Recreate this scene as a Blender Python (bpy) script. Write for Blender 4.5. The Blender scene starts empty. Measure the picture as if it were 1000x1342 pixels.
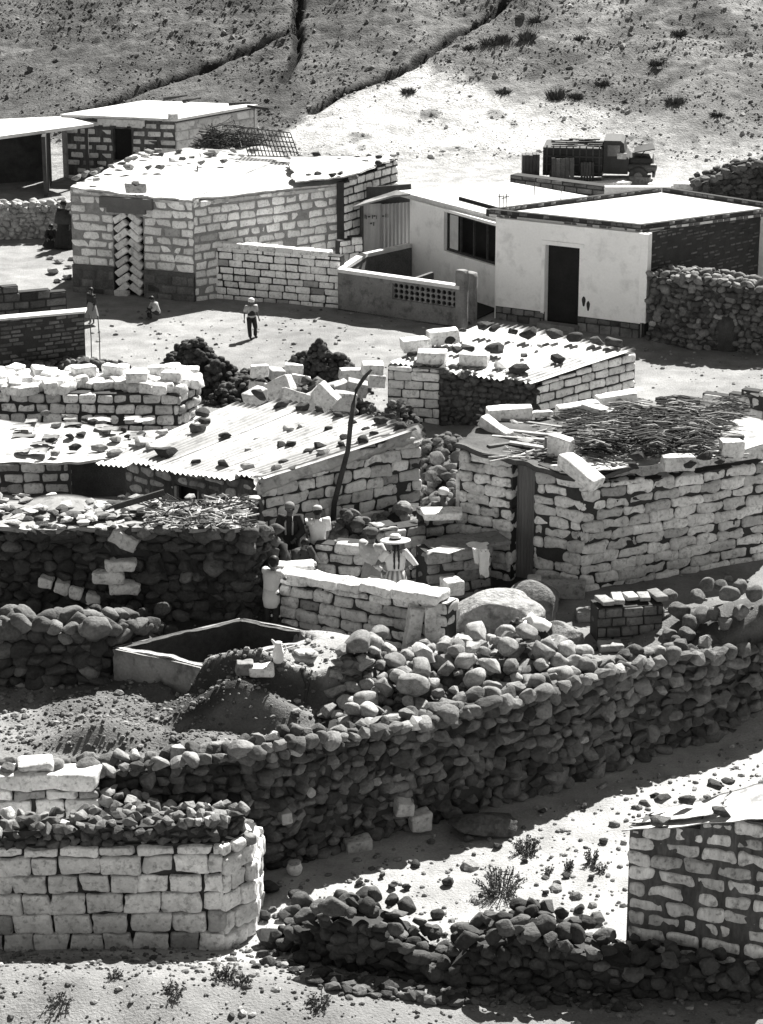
import bpy, math, random
import numpy as np
from mathutils import Vector
random.seed(7)
R = np.random.RandomState(11)
sc = bpy.context.scene
COL = sc.collection
# ------------------------------------------------------------------ camera
F = 3200.0; TH = math.atan(1046 / 3200.0); H = 16.0
CT, ST = math.cos(TH), math.sin(TH)
cam = bpy.data.cameras.new('camera'); co = bpy.data.objects.new('camera', cam); COL.objects.link(co)
co.location = (0, 0, H); co.rotation_euler = (math.pi / 2 - TH, 0, 0)
cam.sensor_fit = 'VERTICAL'; cam.sensor_height = 24; cam.lens = 24 * F / 1342; cam.clip_end = 2000; cam.clip_start = 1
sc.camera = co
# ------------------------------------------------------------------ world + sun
SUN_EL, SUN_AZ = math.radians(45), math.atan2(0.46, 0.885)      # azimuth from +y towards +x
w = bpy.data.worlds.new('World'); sc.world = w; w.use_nodes = True
nt = w.node_tree; nt.nodes.clear()
o_ = nt.nodes.new('ShaderNodeOutputWorld'); bg = nt.nodes.new('ShaderNodeBackground')
sky = nt.nodes.new('ShaderNodeTexSky'); sky.sky_type = 'NISHITA'; sky.sun_disc = False
sky.sun_elevation = SUN_EL; sky.sun_rotation = SUN_AZ; sky.altitude = 2300; sky.dust_density = 1.5
bw_ = nt.nodes.new('ShaderNodeRGBToBW'); tintm = nt.nodes.new('ShaderNodeMix'); tintm.data_type = 'RGBA'; tintm.blend_type = 'MULTIPLY'
tintm.inputs[0].default_value = 1.0; tintm.inputs[7].default_value = (1, .985, .94, 1)
nt.links.new(sky.outputs[0], bw_.inputs[0]); nt.links.new(bw_.outputs[0], tintm.inputs[6])
nt.links.new(tintm.outputs[2], bg.inputs[0]); bg.inputs[1].default_value = 0.055
nt.links.new(bg.outputs[0], o_.inputs[0])
sl = bpy.data.lights.new('sun', 'SUN'); so = bpy.data.objects.new('sun', sl); COL.objects.link(so)
sl.energy = 5.0; sl.angle = math.radians(.5); sl.color = (1, .985, .945)
sd = Vector((math.sin(SUN_AZ) * math.cos(SUN_EL), math.cos(SUN_AZ) * math.cos(SUN_EL), math.sin(SUN_EL)))
so.rotation_euler = sd.to_track_quat('Z', 'Y').to_euler(); so.location = (20, 60, 40)
sc.view_settings.view_transform = 'Standard'; sc.view_settings.look = 'None'
sc.view_settings.exposure = 1.58; sc.view_settings.gamma = 1
sc.cycles.max_bounces = 5

# ------------------------------------------------------------------ measuring helpers (photo px 1000x1342 <-> metres)
Z1 = 1.3          # level of the village ground; the field in front of the long wall lies at 0
def V(*a): return np.array(a, float)
def G(u, v, z=Z1):
    d = V(u - 500, F * CT + (671 - v) * ST, -F * ST + (671 - v) * CT)
    return V(0, 0, H) + d * ((z - H) / d[2])
def zat(p, v):
    k = (671 - v) / F; return H + p[1] * (k * CT - ST) / (CT + k * ST)
def up(p, v): return V(p[0], p[1], zat(p, v))
def PL(u, v, a, b, c):          # pixel ray onto the plane of three points
    a = V(*a); n = np.cross(V(*b) - a, V(*c) - a); d = V(u - 500, F * CT + (671 - v) * ST, -F * ST + (671 - v) * CT)
    o = V(0, 0, H); return o + d * (np.dot(a - o, n) / np.dot(d, n))
def proj(p):
    z = p[2] - H; zc = p[1] * CT - z * ST
    return 500 + F * p[0] / zc, 671 - F * (p[1] * ST + z * CT) / zc
def norm(a): a = np.asarray(a, float); return a / (np.linalg.norm(a) + 1e-12)

# ------------------------------------------------------------------ materials
MATS = {}
def M(name, base=.4, var=.25, sc1=2.0, sc2=30.0, bump=.35, rough=.9, spec=.15, streak=None, attr=True, dist=.02, stain=0.0):
    if name in MATS: return MATS[name]
    m = bpy.data.materials.new(name); m.use_nodes = True; t = m.node_tree; N = t.nodes; L = t.links
    b = N['Principled BSDF']; b.inputs['Roughness'].default_value = rough; b.inputs['Specular IOR Level'].default_value = spec
    tc = N.new('ShaderNodeTexCoord'); oi = N.new('ShaderNodeObjectInfo')
    add = N.new('ShaderNodeVectorMath'); add.operation = 'ADD'
    mul = N.new('ShaderNodeMath'); mul.operation = 'MULTIPLY'; mul.inputs[1].default_value = 37.0
    L.new(oi.outputs['Random'], mul.inputs[0]); L.new(tc.outputs['Object'], add.inputs[0]); L.new(mul.outputs[0], add.inputs[1])
    vec = add.outputs[0]
    if streak:
        mp = N.new('ShaderNodeMapping'); mp.inputs['Scale'].default_value = streak; L.new(vec, mp.inputs[0]); vec2 = mp.outputs[0]
    else: vec2 = vec
    def noise(s, d, v_):
        n = N.new('ShaderNodeTexNoise'); n.inputs['Scale'].default_value = s; n.inputs['Detail'].default_value = d; n.inputs['Roughness'].default_value = .62
        L.new(v_, n.inputs['Vector']); return n.outputs[0]
    def mr(x, a, b_, c, d):
        r = N.new('ShaderNodeMapRange'); L.new(x, r.inputs[0])
        for i, q in enumerate((a, b_, c, d)): r.inputs[i + 1].default_value = q
        return r.outputs[0]
    def mm(x, y):
        q = N.new('ShaderNodeMath'); q.operation = 'MULTIPLY'
        L.new(x, q.inputs[0])
        if isinstance(y, float): q.inputs[1].default_value = y
        else: L.new(y, q.inputs[1])
        return q.outputs[0]
    n1 = noise(sc1, 4, vec2); n2 = noise(sc2, 6, vec2)
    v_ = mm(mr(n1, .3, .7, 1 - var, 1 + var), mr(n2, .28, .72, 1 - var * .8, 1 + var * .8))
    if stain > 0:
        n3 = noise(sc1 * 3.1, 5, vec); v_ = mm(v_, mr(n3, .52, .68, 1.0, 1.0 - stain))
    v_ = mm(v_, float(base))
    if attr:
        at = N.new('ShaderNodeAttribute'); at.attribute_name = 'tone'; v_ = mm(v_, at.outputs['Fac'])
    cc = N.new('ShaderNodeMix'); cc.data_type = 'RGBA'; cc.blend_type = 'MULTIPLY'; cc.inputs[0].default_value = 1
    L.new(v_, cc.inputs[6]); L.new(oi.outputs['Color'], cc.inputs[7]); L.new(cc.outputs[2], b.inputs['Base Color'])
    if bump > 0:
        bp = N.new('ShaderNodeBump'); bp.inputs['Strength'].default_value = bump; bp.inputs['Distance'].default_value = dist
        L.new(n2, bp.inputs['Height']); L.new(bp.outputs[0], b.inputs['Normal'])
    MATS[name] = m; return m

m_block = M('pale_block', .74, .16, 3, 22, .5, stain=.45)
m_block_rough = M('weathered_block', .72, .2, 4, 20, .7, stain=.5)
m_mortar = M('grey_mortar', .33, .15, 4, 40, .4)
m_gap = M('dark_joint', .045, .2, 4, 30, .4)
m_housemortar = M('house_mortar', .27, .25, 5, 30, .6)
m_whiteblock = M('bright_block', .88, .14, 5, 24, .5, stain=.35)
m_darkmortar = M('dark_smeared_mortar', .09, .5, 3, 18, .8, streak=(1, 1, .35))
m_smear = M('smeared_block', .5, .3, 3.5, 22, .8, streak=(1, 1, .3), stain=.6)
m_stone = M('field_stone', .105, .35, 2.5, 24, .9, stain=.3)
m_pale_stone = M('pale_stone', .25, .25, 3, 26, .5, stain=.35)
m_plaster = M('white_plaster', .86, .06, .7, 18, .2, stain=.2)
m_roofpl = M('limewashed_roof', .6, .1, .7, 16, .2, stain=.3)
m_brick = M('shaded_brick', .11, .3, 3, 24, .6)
m_concrete = M('grey_concrete', .2, .22, 1.4, 22, .4, stain=.45)
m_tin = M('zinc_sheet', .4, .22, 1.2, 14, .15, rough=.6, spec=.3, stain=.5)
m_gate = M('grey_zinc', .3, .2, 1.5, 30, .1, rough=.6, streak=(6, 6, .4))
m_plastic = M('pale_sheeting', .5, .16, 1.6, 14, .35, stain=.5)
m_wood = M('old_wood', .22, .3, 3, 30, .5, streak=(1, 1, 1))
m_darkwood = M('dark_wood', .055, .3, 3, 30, .5)
m_black = M('unlit_interior', .02, .2, 3, 20, .1)  # near-black colour stands in for shade inside rooms, doorways and the tank
m_twig = M('dry_twigs', .075, .4, 5, 30, .3)
m_truck = M('dark_paint', .026, .35, 3, 20, .2, rough=.6, spec=.3)
m_leaf = M('dusty_leaf', .11, .4, 6, 30, .1)
m_skin = M('brown_skin', .11, .1, 10, 60, .05, rough=.6, attr=False)
m_hair = M('black_hair', .018, .2, 10, 60, .2, rough=.5, attr=False)
m_clothw = M('white_cloth', .72, .08, 8, 40, .2)
m_clothg = M('grey_cloth', .36, .12, 8, 40, .2)
m_clothd = M('dark_cloth', .03, .2, 8, 40, .2)
m_glass = M('dusty_glass', .06, .4, 1.5, 8, .0, rough=.12, spec=.6)
m_iron = M('rusty_iron', .05, .3, 8, 40, .2)

m_boulder = M('rough_boulder', .22, .4, 1.8, 14, 1.2, stain=.5, dist=.05)
# ------------------------------------------------------------------ mesh collector
class MB:
    def __init__(s): s.v = []; s.t = []; s.f = []; s.n = 0
    def add(s, v, faces, tone=1.0, mi=0, sm=True):
        v = np.asarray(v, np.float64).reshape(-1, 3)
        s.v.append(v); s.t.append(np.broadcast_to(np.asarray(tone, float), (len(v),)).copy())
        for fa in faces:
            fa = np.asarray(fa, np.int64)
            if fa.ndim == 1: fa = fa[None]
            s.f.append((fa + s.n, mi, sm))
        s.n += len(v); return s
    def build(s, name, mats, parent=None, origin=None):
        if not isinstance(mats, (list, tuple)): mats = [mats]
        me = bpy.data.meshes.new(name); vs = np.concatenate(s.v); 
        if parent is not None: vs = vs - np.array(parent.location)
        elif origin is not None: vs = vs - np.array(origin)
        nl = sum(f.size for f, _, _ in s.f); nf = sum(len(f) for f, _, _ in s.f)
        me.vertices.add(len(vs)); me.loops.add(nl); me.polygons.add(nf)
        me.vertices.foreach_set('co', vs.ravel())
        me.loops.foreach_set('vertex_index', np.concatenate([f.ravel() for f, _, _ in s.f]).astype(np.int32))
        tot = np.concatenate([np.full(len(f), f.shape[1]) for f, _, _ in s.f]); st = np.concatenate([[0], np.cumsum(tot)[:-1]])
        me.polygons.foreach_set('loop_start', st.astype(np.int32)); me.polygons.foreach_set('loop_total', tot.astype(np.int32))
        me.polygons.foreach_set('material_index', np.concatenate([np.full(len(f), m) for f, m, _ in s.f]).astype(np.int32))
        me.polygons.foreach_set('use_smooth', np.concatenate([np.full(len(f), q) for f, _, q in s.f]).astype(bool))
        for m in mats: me.materials.append(m)
        me.update(calc_edges=True)
        a = me.attributes.new('tone', 'FLOAT', 'POINT'); a.data.foreach_set('value', np.concatenate(s.t).astype(np.float32))
        ob = bpy.data.objects.new(name, me); COL.objects.link(ob)
        if parent is not None: ob.parent = parent
        elif origin is not None: ob.location = origin
        return ob
def tag(o, label=None, cat=None, group=None, kind=None):
    if label: o['label'] = label
    if cat: o['category'] = cat
    if group: o['group'] = group
    if kind: o['kind'] = kind
    return o
def thing(name, loc, label, cat, group=None):
    o = bpy.data.objects.new(name, None); COL.objects.link(o); o.location = tuple(loc); o.empty_display_size = .1
    return tag(o, label, cat, group)

# ------------------------------------------------------------------ shapes
def box(mb, c, ax, half, tone=1.0, mi=0):       # ax: 3 row vectors
    ax = np.asarray(ax, float); s = np.array([[i, j, k] for i in (-1, 1) for j in (-1, 1) for k in (-1, 1)], float) * half
    mb.add(s @ ax + c, [[[0, 1, 3, 2], [4, 6, 7, 5], [0, 4, 5, 1], [2, 3, 7, 6], [0, 2, 6, 4], [1, 5, 7, 3]]], tone, mi, False)
def frame(e):                                   # horizontal direction -> axes (along, depth, up)
    e = norm([e[0], e[1], 0]); return np.array([e, [-e[1], e[0], 0], [0, 0, 1]])
def abox(mb, p, q, z0, z1, th, tone=1., mi=0, off=0):   # wall-like box from p to q
    e = q[:2] - p[:2]; L = np.linalg.norm(e); ax = frame(e)
    c = V((p[0] + q[0]) / 2, (p[1] + q[1]) / 2, (z0 + z1) / 2) + ax[1] * off
    box(mb, c, ax, (L / 2, th / 2, (z1 - z0) / 2), tone, mi)
_cg = {}
def cubegrid(cs):
    key = tuple(cs)
    if key in _cg: return _cg[key]
    n = len(cs); idx = {}; vs = []; fs = []
    def vi(p):
        if p not in idx: idx[p] = len(vs); vs.append([cs[p[0]], cs[p[1]], cs[p[2]]])
        return idx[p]
    for a in range(3):
        b, c = (a + 1) % 3, (a + 2) % 3
        for side in (0, n - 1):
            for i in range(n - 1):
                for j in range(n - 1):
                    q = []
                    for di, dj in ((0, 0), (1, 0), (1, 1), (0, 1)):
                        p = [0, 0, 0]; p[a] = side; p[b] = i + di; p[c] = j + dj; q.append(vi(tuple(p)))
                    fs.append(q if side else q[::-1])
    _cg[key] = (np.array(vs, float), np.array(fs)); return _cg[key]
CS_FAR = (-1, -.8, .8, 1); CS_MID = (-1, -.84, -.3, .3, .84, 1); CS_NEAR = (-1, -.9, -.72, -.4, 0, .4, .72, .9, 1)
def block(mb, c, ax, half, tone=1.0, mi=0, rad=.03, rough=.012, cs=CS_MID, warp=.06):
    P, Fc = cubegrid(cs); half = np.asarray(half, float)
    p = P * half; r = min(rad, half.min() * .8); inn = np.clip(p, -(half - r), half - r); d = p - inn
    nrm = d / (np.linalg.norm(d, axis=1, keepdims=True) + 1e-9); p = inn + nrm * r
    if warp:
        co_ = R.uniform(-warp, warp, (8, 3)) * V(1, .3, 1); q = P * .5 + .5
        wts = np.stack([(q[:, 0] if i else 1 - q[:, 0]) * (q[:, 1] if j else 1 - q[:, 1]) * (q[:, 2] if k else 1 - q[:, 2]) for i in (0, 1) for j in (0, 1) for k in (0, 1)], 1)
        p = p + (wts @ co_) * half
    if rough:
        for fr in (9, 17, 31) if len(cs) > 6 else (9, 17):
            k = norm(R.normal(size=3)) * fr; k2 = norm(R.normal(size=3)) * fr * .8
            p = p + nrm * (rough * (9 / fr) ** .6 * np.sin(p @ k + R.uniform(0, 6)) * np.cos(p @ k2 + R.uniform(0, 6)))[:, None]
    mb.add(p @ np.asarray(ax) + c, [Fc], tone, mi, True)
# rocks
def _ico(lv):
    t = (1 + 5 ** .5) / 2
    v = [norm(a) for a in ((-1, t, 0), (1, t, 0), (-1, -t, 0), (1, -t, 0), (0, -1, t), (0, 1, t), (0, -1, -t), (0, 1, -t), (t, 0, -1), (t, 0, 1), (-t, 0, -1), (-t, 0, 1))]
    f = [(0, 11, 5), (0, 5, 1), (0, 1, 7), (0, 7, 10), (0, 10, 11), (1, 5, 9), (5, 11, 4), (11, 10, 2), (10, 7, 6), (7, 1, 8), (3, 9, 4), (3, 4, 2), (3, 2, 6), (3, 6, 8), (3, 8, 9), (4, 9, 5), (2, 4, 11), (6, 2, 10), (8, 6, 7), (9, 8, 1)]
    for _ in range(lv):
        c = {}; nf = []
        def mid(a, b):
            k = (min(a, b), max(a, b))
            if k not in c: c[k] = len(v); v.append(norm(v[a] + v[b]))
            return c[k]
        for a, b, d in f:
            x, y, z = mid(a, b), mid(b, d), mid(d, a); nf += [(a, x, z), (b, y, x), (d, z, y), (x, y, z)]
        f = nf
    return np.array(v), np.array(f)
def rockshape(lv, cuts, lo, hi, nz, seed):
    r = np.random.RandomState(seed); v, f = _ico(lv); v = v.copy()
    for _ in range(cuts):
        d = norm(r.normal(size=3)); c = r.uniform(lo, hi); q = v @ d
        v -= np.outer(np.clip(q - c, 0, None) * .93, d)
    for fr in (2.2, 4.5, 9):
        k = norm(r.normal(size=3)) * fr; v = v * (1 + nz * (2.2 / fr) ** .5 * np.sin(v @ k + r.uniform(0, 6)))[:, None]
    return v, f
ROUND = {lv: [rockshape(lv, 11, .58, .85, .06, i) for i in range(14)] for lv in (1, 2, 3)}
import bmesh
def hullrock(seed, n=15, bev=.07):
    r = np.random.RandomState(seed); bm = bmesh.new()
    for _ in range(n):
        p = norm(r.normal(size=3)) * r.uniform(.82, 1.0); p[:2] *= r.uniform(.85, 1.1); bm.verts.new(tuple(p))
    g = bmesh.ops.convex_hull(bm, input=bm.verts[:]); bmesh.ops.delete(bm, geom=[e for e in bm.verts if not e.link_faces], context='VERTS')
    bmesh.ops.dissolve_limit(bm, angle_limit=.2, verts=bm.verts[:], edges=bm.edges[:]); bmesh.ops.bevel(bm, geom=bm.edges[:], offset=bev, segments=2, profile=.6, affect='EDGES', clamp_overlap=True)
    bmesh.ops.triangulate(bm, faces=bm.faces[:]); bmesh.ops.subdivide_edges(bm, edges=[e for e in bm.edges if e.calc_length() > .45], cuts=1); bmesh.ops.triangulate(bm, faces=bm.faces[:]); bm.verts.index_update()
    v = np.array([tuple(q.co) for q in bm.verts]); f = np.array([[q.index for q in fa.verts] for fa in bm.faces]); bm.free()
    for fr in (3, 7): v = v * (1 + .035 * np.sin(v @ (norm(r.normal(size=3)) * fr) + 2))[:, None]
    return v, f
_hr = [hullrock(300 + i, 13 + i % 8, .06 + .02 * (i % 3)) for i in range(18)]
ANG = {lv: _hr for lv in (1, 2, 3)}
PEB = [rockshape(0, 3, .6, .85, .05, 90 + i) for i in range(6)] 
def rotm(yaw, tx=0, ty=0):
    cy, sy, cx, sx, c2, s2 = math.cos(yaw), math.sin(yaw), math.cos(tx), math.sin(tx), math.cos(ty), math.sin(ty)
    return np.array([[cy, sy, 0], [-sy, cy, 0], [0, 0, 1]]) @ np.array([[1, 0, 0], [0, cx, sx], [0, -sx, cx]]) @ np.array([[c2, 0, -s2], [0, 1, 0], [s2, 0, c2]])
def rock(mb, c, half, A=None, kind='a', lv=2, tone=1., mi=0, sm=True):
    v, f = random.choice((ANG if kind == 'a' else ROUND)[lv])
    q = rotm(random.uniform(0, 6.3), random.uniform(0, 6.3), random.uniform(0, 6.3))   # pick a random side of the shape
    v = (v @ q) * np.asarray(half)
    if A is not None: v = v @ A
    mb.add(v + c, [f], tone, mi, sm)
def scatter(mb, shapes, pos, scale, tone, flat=.7, mi=0, sm=False):
    pos = np.asarray(pos); k = R.randint(0, len(shapes), len(pos))
    for i, (v, f) in enumerate(shapes):
        sel = np.where(k == i)[0]
        if not len(sel): continue
        a = R.uniform(0, 6.28, len(sel)); ca, sa = np.cos(a), np.sin(a)
        st = np.stack([R.uniform(.8, 1.3, len(sel)), R.uniform(.7, 1.1, len(sel)), flat * R.uniform(.7, 1.2, len(sel))], 1) * np.asarray(scale)[sel][:, None]
        q = v[None] * st[:, None, :]
        x = q[..., 0] * ca[:, None] - q[..., 1] * sa[:, None]; y = q[..., 0] * sa[:, None] + q[..., 1] * ca[:, None]
        vv = np.stack([x, y, q[..., 2]], -1) + pos[sel][:, None, :]
        ff = (f[None] + (np.arange(len(sel)) * len(v))[:, None, None]).reshape(-1, f.shape[1])
        mb.add(vv.reshape(-1, 3), [ff], np.repeat(np.asarray(tone)[sel], len(v)), mi, sm)
def tube(mb, pts, rad, seg=8, tone=1., mi=0, cap=True, sm=True, squash=None):
    pts = [V(*p) for p in pts]; n = len(pts); rad = [rad] * n if np.isscalar(rad) else rad; vs = []
    for i, p in enumerate(pts):
        d = norm(pts[min(i + 1, n - 1)] - pts[max(i - 1, 0)]); a = norm(np.cross(d, [0, 0, 1] if abs(d[2]) < .95 else [1, 0, 0])); b = np.cross(d, a)
        for k in range(seg):
            t = 2 * math.pi * k / seg; vs.append(p + rad[i] * (a * math.cos(t) + b * math.sin(t) * (squash or 1)))
    fs = [[i * seg + k, i * seg + (k + 1) % seg, (i + 1) * seg + (k + 1) % seg, (i + 1) * seg + k] for i in range(n - 1) for k in range(seg)]
    fl = [fs]
    if cap: fl += [[list(range(seg))[::-1]], [[(n - 1) * seg + k for k in range(seg)]]]
    mb.add(vs, fl, tone, mi, sm)
def slab(mb, top, th, tone=1., mi=0, down=V(0, 0, -1)):
    top = [V(*p) for p in top]; n = len(top); bot = [p + down * th for p in top]
    mb.add(top + bot, [[list(range(n))], [[2 * n - 1 - i for i in range(n)]], [[i, n + i, n + (i + 1) % n, (i + 1) % n] for i in range(n)]], tone, mi, False)
def fbm(x, y, fr=1., oct_=3, seed=0):
    r = np.random.RandomState(seed); o = 0; a = 1
    for i in range(oct_):
        for _ in range(4):
            t = r.uniform(0, 6.28); k = fr * r.uniform(.7, 1.3); p = r.uniform(0, 6.28); q = r.uniform(0, 6.28)
            o = o + a * np.sin(k * (x * math.cos(t) + y * math.sin(t)) + p + 1.3 * np.sin(k * .6 * (x * math.sin(t) - y * math.cos(t)) + q)) * .35
        fr *= 2.1; a *= .55
    return o
def gsheet(mb, p00, p10, p11, p01, nx, ny, amp=.02, th=.012, fr=3, tone=1., mi=0, seed=1, edge=0.0, corr=None, droop=0):
    """thick bilinear sheet, optionally corrugated along its first direction, with a ragged edge"""
    p00, p10, p11, p01 = map(lambda a: V(*a), (p00, p10, p11, p01))
    s, t = np.meshgrid(np.linspace(0, 1, nx + 1), np.linspace(0, 1, ny + 1), indexing='ij')
    if edge:
        s0, t0 = s.copy(), t.copy()
        s = s0 + edge * (np.abs(s0 - .5) * 2) ** 6 * np.sign(s0 - .5) * fbm(t0 * 9, t0 * 3, 2, 2, seed + 5); t = t0 + edge * (np.abs(t0 - .5) * 2) ** 6 * np.sign(t0 - .5) * fbm(s0 * 9, s0 * 3, 2, 2, seed + 6)
    W = [(1 - s) * (1 - t), s * (1 - t), s * t, (1 - s) * t]
    P = sum(w_[..., None] * p for w_, p in zip(W, (p00, p10, p11, p01)))
    n = norm(np.cross(p10 - p00, p01 - p00)); n = n if n[2] > 0 else -n
    h = amp * fbm(P[..., 0], P[..., 1], fr, 3, seed)
    if droop: h = h - droop * ((np.abs(s - .5) * 2) ** 8 + (np.abs(t - .5) * 2) ** 8)
    if corr:
        Lx = np.linalg.norm(p10 - p00); h = h + corr[1] * np.sin(2 * math.pi * s * Lx / corr[0])
    T = P + n * h[..., None]; B = T - n * th
    i = np.arange(nx)[:, None] * (ny + 1) + np.arange(ny)[None]; q = np.stack([i, i + ny + 1, i + ny + 2, i + 1], -1).reshape(-1, 4); K = (nx + 1) * (ny + 1)
    rim = [k * (ny + 1) for k in range(nx + 1)] + [nx * (ny + 1) + k for k in range(1, ny + 1)] + [k * (ny + 1) + ny for k in range(nx - 1, -1, -1)] + [k for k in range(ny - 1, 0, -1)]
    rq = [[rim[a], rim[(a + 1) % len(rim)], rim[(a + 1) % len(rim)] + K, rim[a] + K] for a in range(len(rim))]
    mb.add(np.concatenate([T.reshape(-1, 3), B.reshape(-1, 3)]), [q, (q + K)[:, ::-1], rq], tone, mi, True)
def tin(mb, p00, p10, p11, p01, width=.75, pitch=.09, amp=.016, tone=(.85, 1.05), skew=.02, ny=6):
    """row of overlapping corrugated sheets; ribs run p00->p01"""
    p00, p10, p11, p01 = map(lambda a: V(*a), (p00, p10, p11, p01))
    L = np.linalg.norm(p10 - p00); n = max(1, round(L / width)); lap = .04 / (L / n)
    for i in range(n):
        a, b = max(0, (i - lap) / n), min(1, (i + 1 + lap) / n)
        lift = V(0, 0, .012 * (i % 2) + R.uniform(0, .006)); j = lambda: R.uniform(-skew, skew)
        lo = lambda t: p00 + (p10 - p00) * t; hi = lambda t: p01 + (p11 - p01) * t; dv = norm(p00 - p01)
        e = j() * 3; e2 = j() * 3
        gsheet(mb, lo(a) + lift + dv * (e + j() * .3), lo(b) + lift + dv * (e + j() * .3), hi(b) + lift - dv * e2, hi(a) + lift - dv * e2, max(8, int(L / n / pitch * 6)), ny, .006, .004, 2, R.uniform(*tone), 0, 40 + i, corr=(pitch, amp))

# ------------------------------------------------------------------ walls of blocks
def bwall(mb, A, B, zt, bl=.45, bh=.2, gap=.022, depth=.28, ztA=None, ztB=None, z0=None, tone=(.75, 1.1), dark=.06, rec=.03, rad=.03, rough=.01, jit=.014,
          cs=CS_MID, holes=(), core=1, warp=.05, tilt=.02, back=False, prof=None, ragged=0.0, side=None):
    """blocks in staggered courses from A to B; holes in metres along/abs z; zt = (top at A, top at B)"""
    e = B[:2] - A[:2]; L = np.linalg.norm(e); ax = frame(e)
    zb = min(A[2], B[2]) - .1 if z0 is None else z0
    nrm = ax[1] if np.dot(ax[1][:2], -A[:2]) > 0 else -ax[1]
    if side is not None: nrm = nrm * side
    top = prof or (lambda t: zt[0] + (zt[1] - zt[0]) * t / L)
    z = zb; row = 0
    while z < max(top(0), top(L), top(L / 2)) - .03:
        ch = bh * R.uniform(.93, 1.07); t = -bl * (.5 if row % 2 else 0) * R.uniform(.85, 1.1)
        while t < L - .01:
            ln = bl * R.uniform(.78, 1.2); a, b = max(t, 0), min(t + ln, L); t += ln
            if L - t < bl * .3: b = L; t = L + 1
            if b - a < .05: continue
            tm = top((a + b) / 2) - (R.uniform(0, ragged) if ragged else 0)
            h_ = min(ch, tm - z)
            if h_ < bh * .35: continue
            if h_ > bh * .8: h_ = ch
            skip = False; segs = [(a, b)]
            for (h0, h1, y0, y1) in holes:
                if z + ch * .5 > y0 and z + ch * .5 < y1:
                    ns = []
                    for (a_, b_) in segs:
                        if b_ <= h0 or a_ >= h1: ns.append((a_, b_)); continue
                        if h0 - a_ > .06: ns.append((a_, h0))
                        if b_ - h1 > .06: ns.append((h1, b_))
                    segs = ns
            for (a_, b_) in segs:
                hz = h_; c = V(A[0], A[1], 0) + ax[0] * ((a_ + b_) / 2) + V(0, 0, z + hz / 2)
                tn = R.uniform(*tone) * (R.uniform(.35, .65) if R.rand() < dark else 1)
                dd = depth * (1 if not back else .5)
                A3 = rotm(R.uniform(-tilt, tilt), R.uniform(-tilt, tilt), R.uniform(-tilt, tilt)) @ ax
                block(mb, c - nrm * (depth / 2 - R.uniform(-jit, jit)), A3, ((b_ - a_ - gap) / 2, depth / 2, (hz - gap) / 2), tn, 0, rad, rough, cs, warp)
                if core: box(mb, c - nrm * depth / 2, ax, ((b_ - a_) / 2 + .002, depth / 2 - rec, hz / 2 + .002), 1, 1)
        z += ch; row += 1
    return nrm
def swall(mb, path, tops, th=.45, ck=1.5, size=.19, base=None, kind='m', tone=(.6, 1.3), lv=2, pale=.06, back=True, topl=1.0, cap=1.0, bury=.1):
    """dry stone wall along path of (x,y,z) base points at the near face; tops = z at each"""
    P = [V(*p) for p in path]; seg = [np.linalg.norm((P[i + 1] - P[i])[:2]) for i in range(len(P) - 1)]; cum = np.concatenate([[0], np.cumsum(seg)]); L = cum[-1]
    X = np.interp
    def at(t):
        x = X(t, cum, [p[0] for p in P]); y = X(t, cum, [p[1] for p in P]); b = X(t, cum, [p[2] for p in P]); tp = X(t, cum, tops)
        i = min(max(np.searchsorted(cum, t) - 1, 0), len(P) - 2); ax = frame((P[i + 1] - P[i])[:2]); n = ax[1] if np.dot(ax[1][:2], -P[i][:2]) > 0 else -ax[1]
        return x, y, b, tp, ax, n
    for i in range(len(P) - 1):
        n = at((cum[i] + cum[i + 1]) / 2)[5]; a, b = P[i] - n * size * .5, P[i + 1] - n * size * .5; d = -n * (th - size)
        q = [a, b, b + d, a + d]; za, zb = tops[i] - size * .55, tops[i + 1] - size * .55
        lo = [V(p[0], p[1], min(P[i][2], P[i + 1][2]) - .2) for p in q]; hi = [V(q[0][0], q[0][1], za), V(q[1][0], q[1][1], zb), V(q[2][0], q[2][1], zb), V(q[3][0], q[3][1], za)]
        mb.add(lo + hi, [[[4, 5, 6, 7]], [[0, 1, 5, 4], [1, 2, 6, 5], [2, 3, 7, 6], [3, 0, 4, 7]]], 1, 1, False)
    def put(t, z, off, sz, k, flatz=.75, A0=None, tk=1.):
        x, y, b, tp, ax, n = at(t)
        tn = tk * R.uniform(*tone) * (R.uniform(1.6, 2.6) if R.rand() < pale else 1)
        A3 = rotm(R.uniform(-.35, .35), R.uniform(-.4, .4), R.uniform(-.4, .4)) @ ax
        rock(mb, V(x, y, z) - n * off, (sz * R.uniform(.5, .85), sz * R.uniform(.5, .7), sz * flatz * R.uniform(.5, .78)), A3, k if k in 'ar' else ('a' if R.rand() < .5 else 'r'), lv, tn)
    t = 0; zmin = min(p[2] for p in P) - bury; zmax = max(tops); row = 0; z = zmin
    while z < zmax:
        t = R.uniform(0, size)
        while t < L:
            x, y, b, tp, ax, n = at(t)
            if b - bury - size < z < tp - size * .45:
                put(t, z + R.uniform(-.03, .03), size * .5 + R.uniform(-.035, .03), size * R.choice([.8, 1, 1.25], p=[.35, .45, .2]), kind)
                if back and z > Z1 - .1: put(t, z, th - size * .4, size * 1.1, kind)
            t += size * R.uniform(.75, 1.15)
        z += size * .68; row += 1
    t = 0
    while t < L:                                  # capping stones, toned up to paint sunlight on the wall top
        x, y, b, tp, ax, n = at(t); m = max(2, int(th / size + .5))
        for k in range(m): put(t + R.uniform(-.05, .05), tp - size * .3 + R.uniform(-.04, .07) * cap, size * .35 + (th - size * .6) * k / max(1, m - 1), size * R.uniform(.8, 1.35) * topl, kind, tk=ck)
        t += size * R.uniform(.7, 1.05)
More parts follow.
